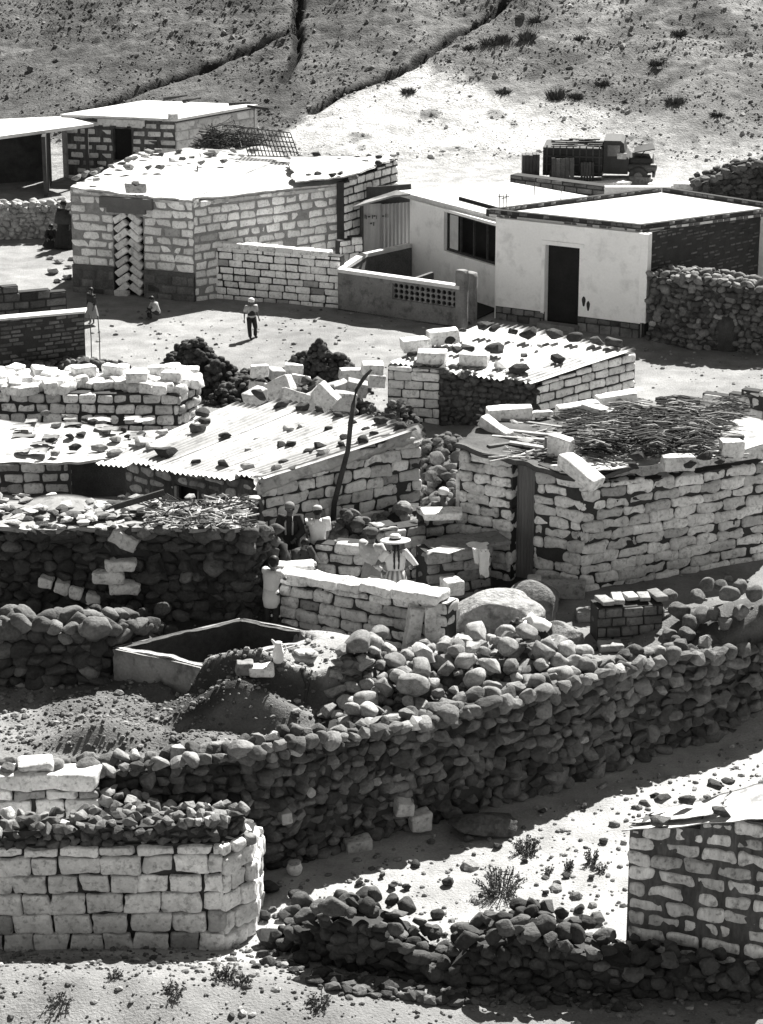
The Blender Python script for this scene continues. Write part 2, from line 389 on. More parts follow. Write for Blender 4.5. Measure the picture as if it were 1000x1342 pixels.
def heap(mb, c, rx, ry, h, size, n, kind='r', lv=2, tone=(.7, 1.3), yaw=0, pw=1.6, core=True, mi=0):
    """mound of stones with an inner core"""
    cy, sy = math.cos(yaw), math.sin(yaw)
    for i in range(n):
        r_ = math.sqrt(R.rand()); a = R.uniform(0, 6.283); x, y = r_ * math.cos(a), r_ * math.sin(a)
        z = h * (1 - r_ ** pw) ; sz = size * R.uniform(.7, 1.3)
        rock(mb, V(c[0] + (x * rx) * cy - (y * ry) * sy, c[1] + (x * rx) * sy + (y * ry) * cy, c[2] + z + R.uniform(-.3, .25) * size), (sz * .55, sz * .5, sz * .42), rotm(R.uniform(0, 6), R.uniform(-.5, .5), R.uniform(-.5, .5)), kind, lv, R.uniform(*tone), mi)
    if core:
        v, f = _ico(3); r_ = np.clip(np.hypot(v[:, 0], v[:, 1]), 0, 1); q = np.stack([v[:, 0] * rx * .92, v[:, 1] * ry * .92, np.where(v[:, 2] > 0, h * (1 - r_ ** pw) - size * .3, -.1)], 1)
        q = np.stack([q[:, 0] * cy - q[:, 1] * sy, q[:, 0] * sy + q[:, 1] * cy, q[:, 2]], 1)
        mb.add(q + c, [f], .6, 1, True)

# ------------------------------------------------------------------ terrain
wpx = [(-120, 1175), (55, 1160), (200, 1152), (340, 1146), (385, 1138), (470, 1110), (560, 1085), (640, 1063), (720, 1043), (830, 1002), (965, 965), (1120, 925)]
WP = [G(u, v, 0) for u, v in wpx]
wx = np.array([p[0] for p in WP]); wy = np.array([p[1] for p in WP])
def sstep(a, b, x): t = np.clip((x - a) / (b - a), 0, 1); return t * t * (3 - 2 * t)
def pathdist(x, y, pts):
    d = np.full(np.shape(x), 1e9)
    for a, b in zip(pts[:-1], pts[1:]):
        ax_, ay_ = a[0], a[1]; dx, dy = b[0] - ax_, b[1] - ay_; t = np.clip(((x - ax_) * dx + (y - ay_) * dy) / (dx * dx + dy * dy), 0, 1)
        d = np.minimum(d, np.hypot(x - ax_ - t * dx, y - ay_ - t * dy))
    return d
def hill0(x, y):
    y0 = 82.5 + 3.0 * sstep(0, -8, x) + .5 * fbm(x, y * 0, .35, 2, 3)
    d = y - y0; return .30 * np.where(d > 0, d * d / (d + 4), 0) * 1.12
def onhill(u, v):
    d = V(u - 500, F * CT + (671 - v) * ST, -F * ST + (671 - v) * CT); t = 75 / d[1]
    for _ in range(400):
        p = V(0, 0, H) + d * t
        if p[2] < Z1 + hill0(p[0], p[1]): break
        t += .2 / d[1]
    return p
gul = [([(392, -20), (390, 12), (386, 40), (355, 55), (280, 84), (225, 106), (140, 135), (60, 160)], .5, .2),
       ([(392, 40), (389, 75), (372, 106)], .35, .14), ([(660, 5), (640, 22), (600, 42), (575, 62), (540, 85), (490, 107), (450, 122), (410, 145)], .5, .18),
       ([(840, 20), (790, 55), (740, 85), (690, 100)], .14, .5), ([(960, 60), (900, 95), (840, 120)], .12, .5)]
GUL = [([onhill(*q) for q in a], b, c) for a, b, c in gul]
bright_poly = np.array([onhill(u, v)[:2] for u, v in [(380, 170), (405, 150), (450, 128), (500, 108), (528, 90), (560, 88), (600, 108), (660, 126), (740, 146), (800, 160), (1080, 190)]])
mounds = [  # px u, v, z, height, rx, ry, asymmetry(front steep)
    (306, 930, Z1 + .2, .64, .9, .43, 1), (262, 985, Z1, .22, .45, .3, 1), (140, 975, Z1, .34, .75, .4, 1), 
    (1000, 835, Z1, .75, 1.6, 1.0, 0), (90, 930, Z1, .16, .8, .4, 0), (480, 925, Z1, .15, .8, .5, 0), (560, 1235, 0, .25, 1.2, .5, 0), (110, 1330, 0, .6, 4.0, 1.3, 0)]
MD = [(G(u, v, z)[:2], h, rx, ry, a) for u, v, z, h, rx, ry, a in mounds]
_tz = Z1 + .55; _tL, _tF, _tR = G(150, 848, _tz), G(266, 872, _tz), G(432, 833, _tz)
PLc = G(372, 860, 1.85)[:2]; TKc = ((_tL + _tR) / 2)[:2]; TKe = norm((_tR - _tF)[:2]); TKh = (np.linalg.norm((_tR - _tF)[:2]) / 2, np.linalg.norm((_tL - _tF)[:2]) / 2)
def zg(x, y):
    x = np.asarray(x, float); y = np.asarray(y, float)
    yw = np.interp(x, wx, wy); z = Z1 * sstep(.22, .42, y - yw)
    z = z + hill0(x, y)
    z = z - .75 * sstep(.85, .6, np.maximum(np.abs((x - TKc[0]) * TKe[0] + (y - TKc[1]) * TKe[1]) / TKh[0], np.abs(-(x - TKc[0]) * TKe[1] + (y - TKc[1]) * TKe[0]) / TKh[1]))
    _r = np.hypot((x - PLc[0]) / 1.7, (y - PLc[1]) / np.where(y < PLc[1], .95, 1.3)) + .04 * fbm(x, y, 2.5, 2, 77); intank = sstep(1.02, .98, np.maximum(np.abs((x - TKc[0]) * TKe[0] + (y - TKc[1]) * TKe[1]) / TKh[0], np.abs(-(x - TKc[0]) * TKe[1] + (y - TKc[1]) * TKe[0]) / TKh[1]))
    z = z + .55 * sstep(1.22, .86, _r) * (1 - intank)
    for (c, h, rx, ry, a) in MD:
        dx = (x - c[0]) / rx; dy = (y - c[1]) / ry
        dy = np.where(dy < 0, dy * (1.5 if a else 1.), dy * (.55 if a else 1.))
        r = np.hypot(dx, dy); z = z + h * np.where(r < 1.6, np.clip(1 - (r / 1.6) ** 1.3, 0, 1) ** (1.1 if a else 1.6), 0) * (1 + .1 * fbm(x, y, 3, 2, 5))
    onh = sstep(.3, 3, hill0(x, y))
    amp = .02 + .03 * sstep(44, 36, y) * sstep(-.2, -1.5, x) * sstep(33, 34, y)
    z = z + amp * fbm(x, y, 2.2, 4, 8) + onh * (.11 * fbm(x, y, 1.6, 4, 21) + .05 * fbm(x * .8 + y * .5, y * .8 - x * .5, 9, 2, 22))
    for pts, dep, wid in GUL:
        d = pathdist(x, y, pts) if np.size(x) > 1 else pathdist(np.atleast_1d(x), np.atleast_1d(y), pts)[0]
        z = z - dep * np.exp(-(d / wid) ** 2) * (1 + .25 * fbm(x, y, 2.5, 2, 31))
    return z
def gp(u, v, z0=Z1):                 # pixel onto the ground
    d = V(u - 500, F * CT + (671 - v) * ST, -F * ST + (671 - v) * CT)
    t = np.linspace((3.2 - H) / d[2], (-.4 - H) / d[2], 900); q = V(0, 0, H) + t[:, None] * d; below = q[:, 2] <= zg(q[:, 0], q[:, 1]); k = int(np.argmax(below)) if below.any() else 899
    return V(q[k][0], q[k][1], float(zg(q[k][0], q[k][1])))
def gtone(x, y):
    yw = np.interp(x, wx, wy)
    t = np.where(y < yw + .3, .34, .21)                                    # field soil is paler than the village soil
    t = np.where(y > 52, .235, t)
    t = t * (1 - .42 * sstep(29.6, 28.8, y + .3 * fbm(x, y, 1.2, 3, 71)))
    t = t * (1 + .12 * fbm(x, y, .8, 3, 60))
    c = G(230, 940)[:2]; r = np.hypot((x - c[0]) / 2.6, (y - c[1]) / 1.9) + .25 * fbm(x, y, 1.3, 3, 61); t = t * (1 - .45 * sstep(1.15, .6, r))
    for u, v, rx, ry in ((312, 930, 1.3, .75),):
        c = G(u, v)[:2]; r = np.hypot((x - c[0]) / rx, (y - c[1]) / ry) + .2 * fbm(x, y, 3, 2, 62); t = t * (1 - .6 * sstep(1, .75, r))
    for u, v, rx, ry in ((285, 802, 1.5, 1.5), (640, 775, 1.7, 1.3), (545, 372, 1.2, 2.0)):  # dark patches paint yard and courtyard shade into the soil tone
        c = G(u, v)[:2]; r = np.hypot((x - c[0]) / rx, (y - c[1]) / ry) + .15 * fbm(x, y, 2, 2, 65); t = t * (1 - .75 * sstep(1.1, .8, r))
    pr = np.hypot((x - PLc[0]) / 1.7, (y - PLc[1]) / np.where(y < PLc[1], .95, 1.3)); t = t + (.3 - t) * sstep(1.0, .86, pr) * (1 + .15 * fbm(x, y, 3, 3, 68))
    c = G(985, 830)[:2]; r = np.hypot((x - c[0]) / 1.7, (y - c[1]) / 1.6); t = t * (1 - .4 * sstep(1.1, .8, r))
    t = t + (.34 - t) * sstep(72, 78, y) * sstep(-5, -2, x)
    h = sstep(.05, .4, hill0(x, y))
    lim = np.interp(x, bright_poly[:, 0], bright_poly[:, 1]) + .9 * fbm(x, y, .9, 3, 63)
    lim = lim - 14 * sstep(bright_poly[0, 0] + .3, bright_poly[0, 0] - 2.5, x)
    br = sstep(.9, -.9, y - lim); rightfade = 1 - .45 * sstep(5.5, 9.5, x)
    ht = (.105 + .035 * sstep(-4, 2, x) + .025 * sstep(4, 8, x)) * (1 + .3 * fbm(x, y, 1.1, 4, 64)) * (1 - .25 * sstep(2, -2, x) * sstep(100, 110, y))
    ht = ht + (.47 * rightfade - ht) * br * (1 + .15 * fbm(x, y, 1.5, 4, 70))
    for pts, dep, wid in GUL[:3]: ht = ht * (1 - .78 * sstep(.3, .16, pathdist(x, y, pts) + .05 * fbm(x, y, 4, 2, 69)))  # gully beds darkened to paint in their shadow lines
    for pts, dep, wid in GUL[3:]: ht = ht * (1 - .3 * sstep(.5, .1, pathdist(x, y, pts) + .1 * fbm(x, y, 3, 2, 69)))
    patch = sstep(.75, 1.05, fbm(x, y, 2.6, 3, 66)); ht = ht * (1 - .55 * patch * br)
    return np.clip(t * (1 - h) + ht * h, .03, .8)
def axisgrid(a, b, st, far):
    m = np.arange(a, b + st / 2, st); lo = a - np.geomspace(st * 2, far, 14)[::-1]; hi = b + np.geomspace(st * 2, far, 14); return np.concatenate([lo, m, hi])
gx = axisgrid(-15, 15, .095, 250); gy = np.concatenate([[-200, -80, -20, 5, 15, 22, 26, 27], np.arange(27.5, 50, .09), np.arange(50, 80, .13)]); gy2 = np.concatenate([[gy[-1]], np.arange(80.1, 112, .15), 112 + np.geomspace(.4, 130, 16)])
def terr(name, gx, gy, mat):
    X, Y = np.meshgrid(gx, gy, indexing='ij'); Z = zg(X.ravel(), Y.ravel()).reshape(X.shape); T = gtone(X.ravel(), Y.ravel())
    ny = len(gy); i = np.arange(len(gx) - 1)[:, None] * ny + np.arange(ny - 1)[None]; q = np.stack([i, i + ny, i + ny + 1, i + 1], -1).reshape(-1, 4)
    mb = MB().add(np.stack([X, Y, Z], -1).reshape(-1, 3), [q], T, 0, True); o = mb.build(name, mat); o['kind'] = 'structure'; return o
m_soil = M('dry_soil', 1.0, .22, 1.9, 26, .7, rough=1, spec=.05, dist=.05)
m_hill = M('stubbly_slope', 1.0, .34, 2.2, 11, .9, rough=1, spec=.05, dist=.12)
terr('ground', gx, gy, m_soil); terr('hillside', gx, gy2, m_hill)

# ------------------------------------------------------------------ shared object helpers
ORD = ['first', 'second', 'third', 'fourth', 'fifth', 'sixth', 'seventh', 'eighth', 'ninth', 'tenth', 'eleventh', 'twelfth', 'thirteenth', 'fourteenth', 'fifteenth', 'sixteenth', 'seventeenth', 'eighteenth', 'nineteenth', 'twentieth']
def ordn(i):
    if i < 20: return ORD[i]
    t = ['twenty', 'thirty', 'forty', 'fifty', 'sixty'][(i + 1) // 10 - 2]; u = (i + 1) % 10
    return {'twenty': 'twentieth', 'thirty': 'thirtieth', 'forty': 'fortieth', 'fifty': 'fiftieth', 'sixty': 'sixtieth'}[t] if u == 0 else t + '-' + ORD[u - 1]
_rv = {}
def rock_obj(name, loc, half, tone=1., kind='a', label='', cat='stone', group=None, yaw=None, tilt=.25, mat=None, lv=2):
    mat = mat or m_stone; k = (kind, random.randrange(10), mat.name, lv)
    if k not in _rv:
        v, f = (ANG if kind == 'a' else ROUND)[lv][k[1]]
        o = MB().add(v, [f], 1, 0, True).build('stone_shape', mat); _rv[k] = o.data; bpy.data.objects.remove(o)
    o = bpy.data.objects.new(name, _rv[k]); COL.objects.link(o)
    o.location = tuple(loc); o.scale = tuple(half); o.rotation_euler = (random.uniform(-tilt, tilt), random.uniform(-tilt, tilt), random.uniform(0, 6.28) if yaw is None else yaw)
    o.color = (tone, tone, tone, 1); return tag(o, label, cat, group)
def block_obj(name, loc, half, yaw=0, tone=1., label='', cat='block', group=None, tilt=(0, 0), mat=None, cs=CS_NEAR, rad=.03):
    mb = MB(); block(mb, V(0, 0, 0), np.eye(3), half, tone, 0, rad, .012, cs, .1); o = mb.build(name, mat or m_block_rough)
    o.location = tuple(loc); o.rotation_euler = (tilt[0], tilt[1], yaw); return tag(o, label, cat, group)
def gridlab(obs, nrow, desc, phrase):
    pv = [(proj(o.location), o) for o in obs]; lo = min(p[1] for p, _ in pv); hi_ = max(p[1] for p, _ in pv) + 1e-3; rows = {}
    for (u, v), o in pv: rows.setdefault(int((v - lo) / (hi_ - lo) * nrow), []).append((u, o))
    for k, r in enumerate(sorted(rows)):
        for i, (u, o) in enumerate(sorted(rows[r], key=lambda q: q[0])): o['label'] = f'{desc(o)}, {ordn(k)} row down, {ordn(i)} from left, {phrase}'
def roofrocks(items, plane, where, group, name='roof_stone', fn=None, word='stone'):
    """items: (u, v, width px, tone, kind) with v the lower edge of the stone; kind 'a' angular 'r' round 'b' block 'p' pale"""
    items = sorted(items, key=lambda q: q[0]); out = []
    for i, (u, v, wpx_, tone, kind) in enumerate(items):
        p = fn(u, v) if fn else PL(u, v, *plane)
        s = F / (p[1] * CT - (p[2] - H) * ST); hw = wpx_ * 1.12 / s / 2
        col = 'pale' if kind in 'bp' else ('dark' if tone < .8 else 'grey')
        lab = f'{col} {"block" if kind == "b" else word} {where}, {ordn(i)} from the left'
        if kind == 'b': out.append(block_obj('roof_block', p + V(0, 0, hw * .36), (hw, hw * .6, hw * .42), random.uniform(-.4, .4), tone, lab, 'block', group, (random.uniform(-.1, .1), random.uniform(-.1, .1))))
        else: out.append(rock_obj(name, p + V(0, 0, hw * .42), (hw, hw * random.uniform(.65, .85), hw * random.uniform(.5, .65)), tone, 'r' if kind == 'r' else 'a', lab, 'stone', group, yaw=random.uniform(-.5, .5), mat=m_pale_stone if kind == 'p' else None))
    return out
def panel_wall(mb, A, B, z0, z1, th, holes=(), tone=1., mi=0, z1b=None, back=0.):
    """smooth wall from A to B (near face on the line) with rectangular holes (t0,t1,za,zb)"""
    e = B[:2] - A[:2]; L = np.linalg.norm(e); ax = frame(e); n = ax[1] if np.dot(ax[1][:2], -A[:2]) > 0 else -ax[1]
    ts = sorted({0, L, *[h[0] for h in holes], *[h[1] for h in holes]})
    for a, b in zip(ts[:-1], ts[1:]):
        hh = [h for h in holes if h[0] <= a + 1e-6 and h[1] >= b - 1e-6]; spans = [(z0, z1)]
        if hh: spans = [(z0, hh[0][2]), (hh[0][3], z1)]
        for p, q in spans:
            if q - p > .01: box(mb, V(A[0], A[1], 0) + ax[0] * ((a + b) / 2) + V(0, 0, (p + q) / 2) - n * th / 2, ax, ((b - a) / 2, th / 2, (q - p) / 2), tone, mi)
    return ax, n, L
def tpx(A, B, u):                    # distance along A-B at which the line shows at column u
    a, b = proj(A)[0], proj(B)[0]; lo, hi = 0., 1.
    for _ in range(40):
        m = (lo + hi) / 2
        if (proj(A + (B - A) * m)[0] - u) * (b - a) < 0: lo = m
        else: hi = m
    return lo * np.linalg.norm((B - A)[:2])
def P3(p, z): return V(p[0], p[1], z)

# ================================================================== house at the back left, flat white roof
aF, aL, aR = G(233, 240), G(86, 233), G(336, 219)
t = thing('block_house', aF, 'far block house at upper left with flat white roof and small dark window', 'house')
zA = zat(aF, 158); hA = [(tpx(aL, aF, 150), tpx(aL, aF, 174), zat(aF, 212), zat(aF, 168))]
mb = MB(); bwall(mb, aL, aF, (zA, zA), bl=.52, bh=.25, gap=.085, rec=.02, holes=hA, cs=CS_FAR, rad=.05, tone=(.7, 1)); mb.build('front_wall', [m_block, m_darkmortar], t)
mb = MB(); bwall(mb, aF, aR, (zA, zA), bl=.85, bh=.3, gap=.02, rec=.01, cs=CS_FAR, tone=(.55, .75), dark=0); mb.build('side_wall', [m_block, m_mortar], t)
aB = aL + aR - aF; mb = MB()
abox(mb, P3(aL, 0), P3(aB, 0), Z1, zA - .02, .2); abox(mb, P3(aB, 0), P3(aR, 0), Z1, zA - .02, .2); mb.build('back_wall', m_concrete, t)
mb = MB(); c_ = (aL + aR) / 2; ex = lambda p: P3(c_ + (p - c_) * 1.03, zA + .06)
slab(mb, [ex(aL), ex(aF), ex(aR), ex(aB)], .08); mb.build('roof', m_roofpl, t)
mb = MB(); ax = frame(aF - aL); pos = aL + ax[0] * ((hA[0][0] + hA[0][1]) / 2); nA = ax[1] if ax[1][1] < 0 else -ax[1]
box(mb, V(pos[0], pos[1], (hA[0][2] + hA[0][3]) / 2) - nA * .24, ax, (.33, .02, .6)); mb.build('window', m_black, t)  # black panel stands in for shade inside the room
mb = MB(); box(mb, V(pos[0], pos[1], hA[0][3] + .12) + nA * .02, ax, (.8, .1, .1), .9); mb.build('lintel', m_block, t)
block_obj('roof_block', PL(227, 157, ex(aL), ex(aF), ex(aR)) + V(0, 0, .1), (.15, .12, .11), .3, .8, 'single pale block on the front corner of the far flat white roof', 'block')
for i, (u0, v0, u1, v1) in enumerate([(325, 139, 352, 143), (300, 137, 328, 134), (240, 133, 262, 127), (215, 130, 245, 124)]):
    mb = MB(); z_ = zA + .12; tube(mb, [G(u0, v0, z_), G(u1, v1, z_ + .03)], .05, 6); o = mb.build('roof_pole', m_darkwood)
    tag(o, ['dark pole jutting out past the right end of the far white roof', 'dark pole lying along the right back edge of the far white roof', 'short dark pole at the back edge of the far white roof', 'leftmost dark pole lying behind the far white roof'][i], 'pole')
# lean-to shed at the frame edge
t = thing('lean_to_shed', G(60, 245), 'open dark shed with flat pale roof at the far left edge', 'shed')
zS = zat(G(121, 243), 162); q = [G(-40, 184, zS), G(123, 162, zS), G(84, 152, zS), G(-40, 158, zS)]
mb = MB(); slab(mb, q, .1); mb.build('roof', m_roofpl, t)
mb = MB(); abox(mb, G(60, 258), G(66, 236), Z1, zS - .1, .12); abox(mb, G(-40, 243), G(58, 236), Z1, zS - .1, .12); abox(mb, G(114, 243), G(118, 243), Z1, zS - .1, .14); mb.build('plank_wall', m_darkwood, t)

# ================================================================== main block house
bM, bL, bR = G(256, 395), G(97, 382), G(455, 362)
zM, zL, zR = zat(bM, 264), zat(bL, 247), zat(bR, 241)
LB = np.linalg.norm((bM - bL)[:2]); axB = frame(bM - bL); nB = axB[1] if axB[1][1] < 0 else -axB[1]
t = thing('block_house', bM, 'large pale block house with a doorway filled by herringbone blocks', 'house')
d0, d1 = tpx(bL, bM, 151), tpx(bL, bM, 190); zd = zat(bL + axB[0] * (d0 + d1) / 2, 279); zp = Z1 + .75
mb = MB(); bwall(mb, P3(bL, zp), P3(bM, zp), (zL, zM), z0=zp, bl=.5, bh=.232, gap=.05, rec=.02, rad=.035, rough=.02, holes=[(d0, d1, 0, zd)], tone=(.78, 1.08), warp=.2); mb.build('front_wall', [m_whiteblock, m_housemortar], t)
mb = MB(); hole = tpx(bM, bR, 443)
bwall(mb, bM, bR, (zM, zR), bl=.5, bh=.232, gap=.05, rec=.02, rad=.035, rough=.014, holes=[(hole, hole + .3, zR - .55, zR - .3)], tone=(.8, 1.1), warp=.2); mb.build('side_wall', [m_whiteblock, m_housemortar], t)
mb = MB(); panel_wall(mb, P3(bL, 0) + nB * .05, P3(bM, 0) + nB * .05, Z1 - .1, zp, .3, [(d0, d1, Z1 - .1, zp)], 1); bwall(mb, bL + nB * .07, bM + nB * .07, (zp - .1, zp - .1), bl=.4, bh=.25, gap=.03, holes=[(d0, d1, 0, zp)], tone=(.8, 1.6), cs=CS_FAR); mb.build('plinth', [m_brick, m_gap], t)
mb = MB(); mc = bL + axB[0] * (d0 + d1) / 2 + nB * .012
box(mb, P3(mc, zd + .27), axB, ((d1 - d0) / 2 + .32, .1, .14)); box(mb, P3(mc, zd + .07), axB, ((d1 - d0) / 2 + .12, .1, .065)); mb.build('lintel', M('dark_lintel', .13, .15, 3, 30, .3), t)
mb = MB(); hd = zd - Z1; wd = d1 - d0                       # herringbone infill
for side in (-1, 1):
    k = 0; z = Z1 + .2
    while z < zd - .08:
        a = side * .62 * (1 if z < zd - .35 else .9); A3 = np.array([axB[0] * math.cos(a) + V(0, 0, 1) * math.sin(a) * 1, -nB, -axB[0] * math.sin(a) + V(0, 0, 1) * math.cos(a)])
        A3 = rotm(R.uniform(-.08, .08), R.uniform(-.05, .05), R.uniform(-.08, .08)) @ A3
        if side > 0: A3[0] = -A3[0]
        block(mb, P3(mc, z) - axB[0] * side * wd * .235 - nB * .06 + axB[0] * R.uniform(-.02, .02), A3, (.2, .1, .088), R.uniform(.75, 1.05), 0, .03, .01, CS_MID, .1); z += .238
block(mb, P3(mc, Z1 + .07) - axB[0] * .22, axB, (.2, .1, .08), .8); mb.build('herringbone_infill', m_block, t)
mb = MB(); abox(mb, P3(mc, 0) - axB[0] * .6, P3(mc, 0) + axB[0] * .6, Z1, zd + .1, .02, off=.0 if nB[1] > 0 else .22)
bBL, bBR = G(176, 202, zL + .1), G(352, 192, zL + .2); bC = G(398, 214, zR + .1)
abox(mb, P3(bL, 0) + V(.1, .2, 0), P3(bBL, 0), Z1, zL - .05, .25); abox(mb, P3(bBL, 0), P3(bBR, 0), Z1, zL - .05, .25); abox(mb, P3(bC, 0), P3(bR, 0) + V(-.1, .15, 0), Z1, zR - .05, .2); mb.build('rear_wall', [m_black], t)
e1, e2, e3 = P3(bL + nB * .0, zL + .02), P3(bM, zM + .02), P3(bR, zR + .02)
mb = MB(); gsheet(mb, e1, e2, (bBR + bC) / 2, bBL, 30, 24, .03, .05, 2.2, 1, 0, 3, .01); gsheet(mb, e2 + V(-.03, 0, .014), e3 + V(0, 0, .014), bC + V(0, 0, .014), (bBL + bBR) / 2 + V(0, 0, .05), 30, 24, .025, .05, 2.2, 1, 0, 4, .01)
gsheet(mb, bBL + V(.8, -1.0, .03), bC + V(-.2, -.3, .05), bBR + V(0, 0, .03), bBL + V(0, 0, .02), 24, 14, .05, .06, 3, .95, 0, 6, .03); slab(mb, [P3(p, p[2] - .06) for p in (e1, e2, e3, bC, bBR, bBL)], .08)
mb.build('roof', m_plastic, t)
plB = (e1, e2, bBL)
it = [(u + R.uniform(-3, 3), v, R.uniform(9, 17), R.uniform(.7, 2.2), R.choice(list('aap'))) for u, v in [(100, 236), (112, 231), (124, 229), (133, 224), (146, 221), (158, 217), (166, 212), (176, 210), (188, 207), (195, 202), (206, 201), (214, 205), (172, 223), (222, 212), (238, 211), (196, 222), (210, 222), (252, 208), (262, 216), (273, 205), (283, 203), (268, 199), (296, 214), (232, 200), (246, 196), (306, 200), (318, 206), (334, 200), (128, 238)]]
roofrocks(it, plB, 'weighing down the back of the big white roof', 'stones scattered on the large white roof', fn=lambda u, v: G(u, v, zL + .14))
block_obj('roof_block', G(178, 248, zL + .1) + V(0, 0, .05), (.27, .16, .12), .1, .62, 'grey block on the front edge of the big white roof above the herringbone door', 'block')
rock_obj('roof_stone', G(177, 240, zL + .3), (.22, .15, .08), .5, 'a', 'flat dark stone on top of the grey block above the herringbone door', 'stone')
# grating and brush heap behind the roof
mb = MB(); c0, c1 = G(326, 204, zL + .1), G(392, 206, zL + .1); uu = V(0, .35, .75)
for i in range(15): tube(mb, [c0 + (c1 - c0) * i / 14, c0 + (c1 - c0) * i / 14 + uu * (1 - .15 * (i / 14)) + V(-.25, 0, 0)], .016, 5)
for i in range(6): tube(mb, [c0 + uu * i / 5 + V(-.05 * i, 0, 0), c1 + uu * i / 5 * .85 + V(-.05 * i, 0, 0)], .016, 5)
tag(mb.build('iron_grating', m_iron), 'dark iron grating leaning behind the big white roof', 'grating')
mb = MB(); ch = G(300, 192, zL)
for i in range(420):
    r_ = math.sqrt(R.rand()); a = R.uniform(0, 6.28); p = ch + V(r_ * math.cos(a) * 1.0, r_ * math.sin(a) * .5, R.uniform(0, 1) * .75 * (1 - r_ ** 2)); d = norm([R.normal(), R.normal() * .5, R.normal() * .25]) * R.uniform(.1, .35)
    tube(mb, [p - d, p + d * .3 + V(0, 0, R.uniform(-.05, .05)), p + d], R.uniform(.008, .02), 4, R.uniform(.4, 2), cap=False)
tag(mb.build('brush_heap', m_twig), 'tangled dark brushwood heap beside the iron grating on the roof', 'brushwood')

# second house with gable wall behind it
cA, cB = G(452, 366), G(522, 342); zc0, zc1 = zat(cA, 240), zat(cB, 208)
t = thing('block_house', cB, 'small block house with sloping stone weighted roof behind the metal gate', 'house')
mb = MB(); bwall(mb, cA, cB, (zc0, zc1), bl=.45, bh=.24, gap=.045, tone=(.7, 1), cs=CS_MID, rec=.03); mb.build('gable_wall', [m_block, m_gap], t)
mb = MB(); r00, r10, r11, r01 = G(385, 240, zc0 + .1), P3(cA, zc0 + .06) + V(.5, 0, .25), P3(cB, zc1 + .12), G(380, 206, zc1 + .05)
gsheet(mb, r00, r10, r11, r01, 26, 16, .04, .04, 2.5, 1, 0, 9, .03); mb.build('roof', m_plastic, t)
mb = MB(); abox(mb, P3(r01, 0) + V(.2, -.2, 0), P3(cB, 0) + V(-.1, .1, 0), Z1, zc0, .2); mb.build('rear_wall', m_concrete, t)
roofrocks([(384, 222, 14, .5, 'a'), (393, 208, 12, .6, 'a'), (417, 208, 18, .55, 'a'), (446, 214, 13, .6, 'r'), (449, 207, 9, .5, 'a'), (468, 210, 10, .5, 'r'), (478, 214, 12, .6, 'a'), (484, 207, 10, .5, 'r'), (496, 216, 11, .45, 'r'), (497, 208, 10, .6, 'a'), (417, 230, 10, .5, 'r'), (436, 232, 12, .5, 'a'), (446, 229, 9, .8, 'a'), (405, 232, 9, .7, 'a'), (463, 236, 17, 1.5, 'a'), (516, 206, 11, 1.3, 'p')], (r00, r10, r11), 'on the small sloping roof behind the gate', 'stones holding down the small sloping roof')
# whitewashed pier by the gate
mb = MB(); pA, pB = G(446, 382), G(476, 378); bwall(mb, pA, pB, (zat(pA, 318), zat(pB, 308)), bl=.34, bh=.22, gap=.02, tone=(.9, 1.2), dark=.1)
tag(mb.build('block_pier', [m_block, m_gap]), 'narrow whitewashed block pier between the low wall and the metal gate', 'pier')

# low block wall in front
dA, dB = G(272, 389), G(446, 404)
t = thing('block_wall', dA, 'low wall of squared white blocks before the large pale house', 'wall')
mb = MB(); bwall(mb, dA, dB, (zat(dA, 322), zat(dB, 337)), bl=.39, bh=.19, gap=.022, rec=.025, tone=(.85, 1.1), dark=.07, depth=.34); mb.build('coursed_blocks', [m_whiteblock, m_gap], t)
mb = MB(); ax = frame(dB - dA); 
for i in range(7):
    c = dA + ax[0] * (.27 + i * .5); block(mb, P3(c, zat(c, 322 + 15 * i / 7) + .04) + V(0, .17, 0), ax, (.25, .18, .07), R.uniform(.9, 1.15), 0, .04)
mb.build('coping', m_block, t)

# metal gate and canopy
gA, gB = G(476, 362), G(538, 357); zg0 = Z1; zgt = zat(gA, 268)
t = thing('sheet_metal_gate', gA, 'tall gate of corrugated metal sheet under a dark canopy', 'gate')
ax = frame(gB - gA); L = np.linalg.norm(gB - gA); mb = MB()
gsheet(mb, P3(gA, Z1), P3(gA + ax[0] * L * .38, Z1), P3(gA + ax[0] * L * .38, zgt), P3(gA, zgt), 20, 8, .012, .006, 3, 1.05, 0, 2); mb.build('flat_sheet', m_gate, t)
mb = MB(); gsheet(mb, P3(gA + ax[0] * L * .37, Z1) + V(0, -.02, 0), P3(gB, Z1) + V(0, -.02, 0), P3(gB, zgt - .02) + V(0, -.02, 0), P3(gA + ax[0] * L * .37, zgt - .02) + V(0, -.02, 0), 90, 6, .004, .006, 3, .95, 0, 3, corr=(.11, .022)); mb.build('corrugated_sheet', m_gate, t)
mb = MB(); abox(mb, P3(gA, 0) - ax[0] * .08, P3(gA, 0), Z1, zgt + .1, .08); mb.build('post', m_darkwood, t)
mb = MB()
for i, (du, dz, wl) in enumerate([(.03, .62, .012), (.05, .6, .012), (.09, .61, .03), (.14, .6, .012), (.17, .62, .03), (.2, .58, .01), (.3, .6, .03), (.34, .61, .01), (.37, .6, .01), (.12, .42, .03), (.16, .4, .015)]):
    p = gA + ax[0] * L * du * 1.4; box(mb, P3(p, zgt - .95 + dz) + V(0, -.05, 0), ax, (wl, .004, .05 if wl < .02 else .02))
mb.build('painted_letters', m_darkwood, t)
t = thing('canopy', gB, 'dark slanting plank canopy above the metal gate', 'canopy')
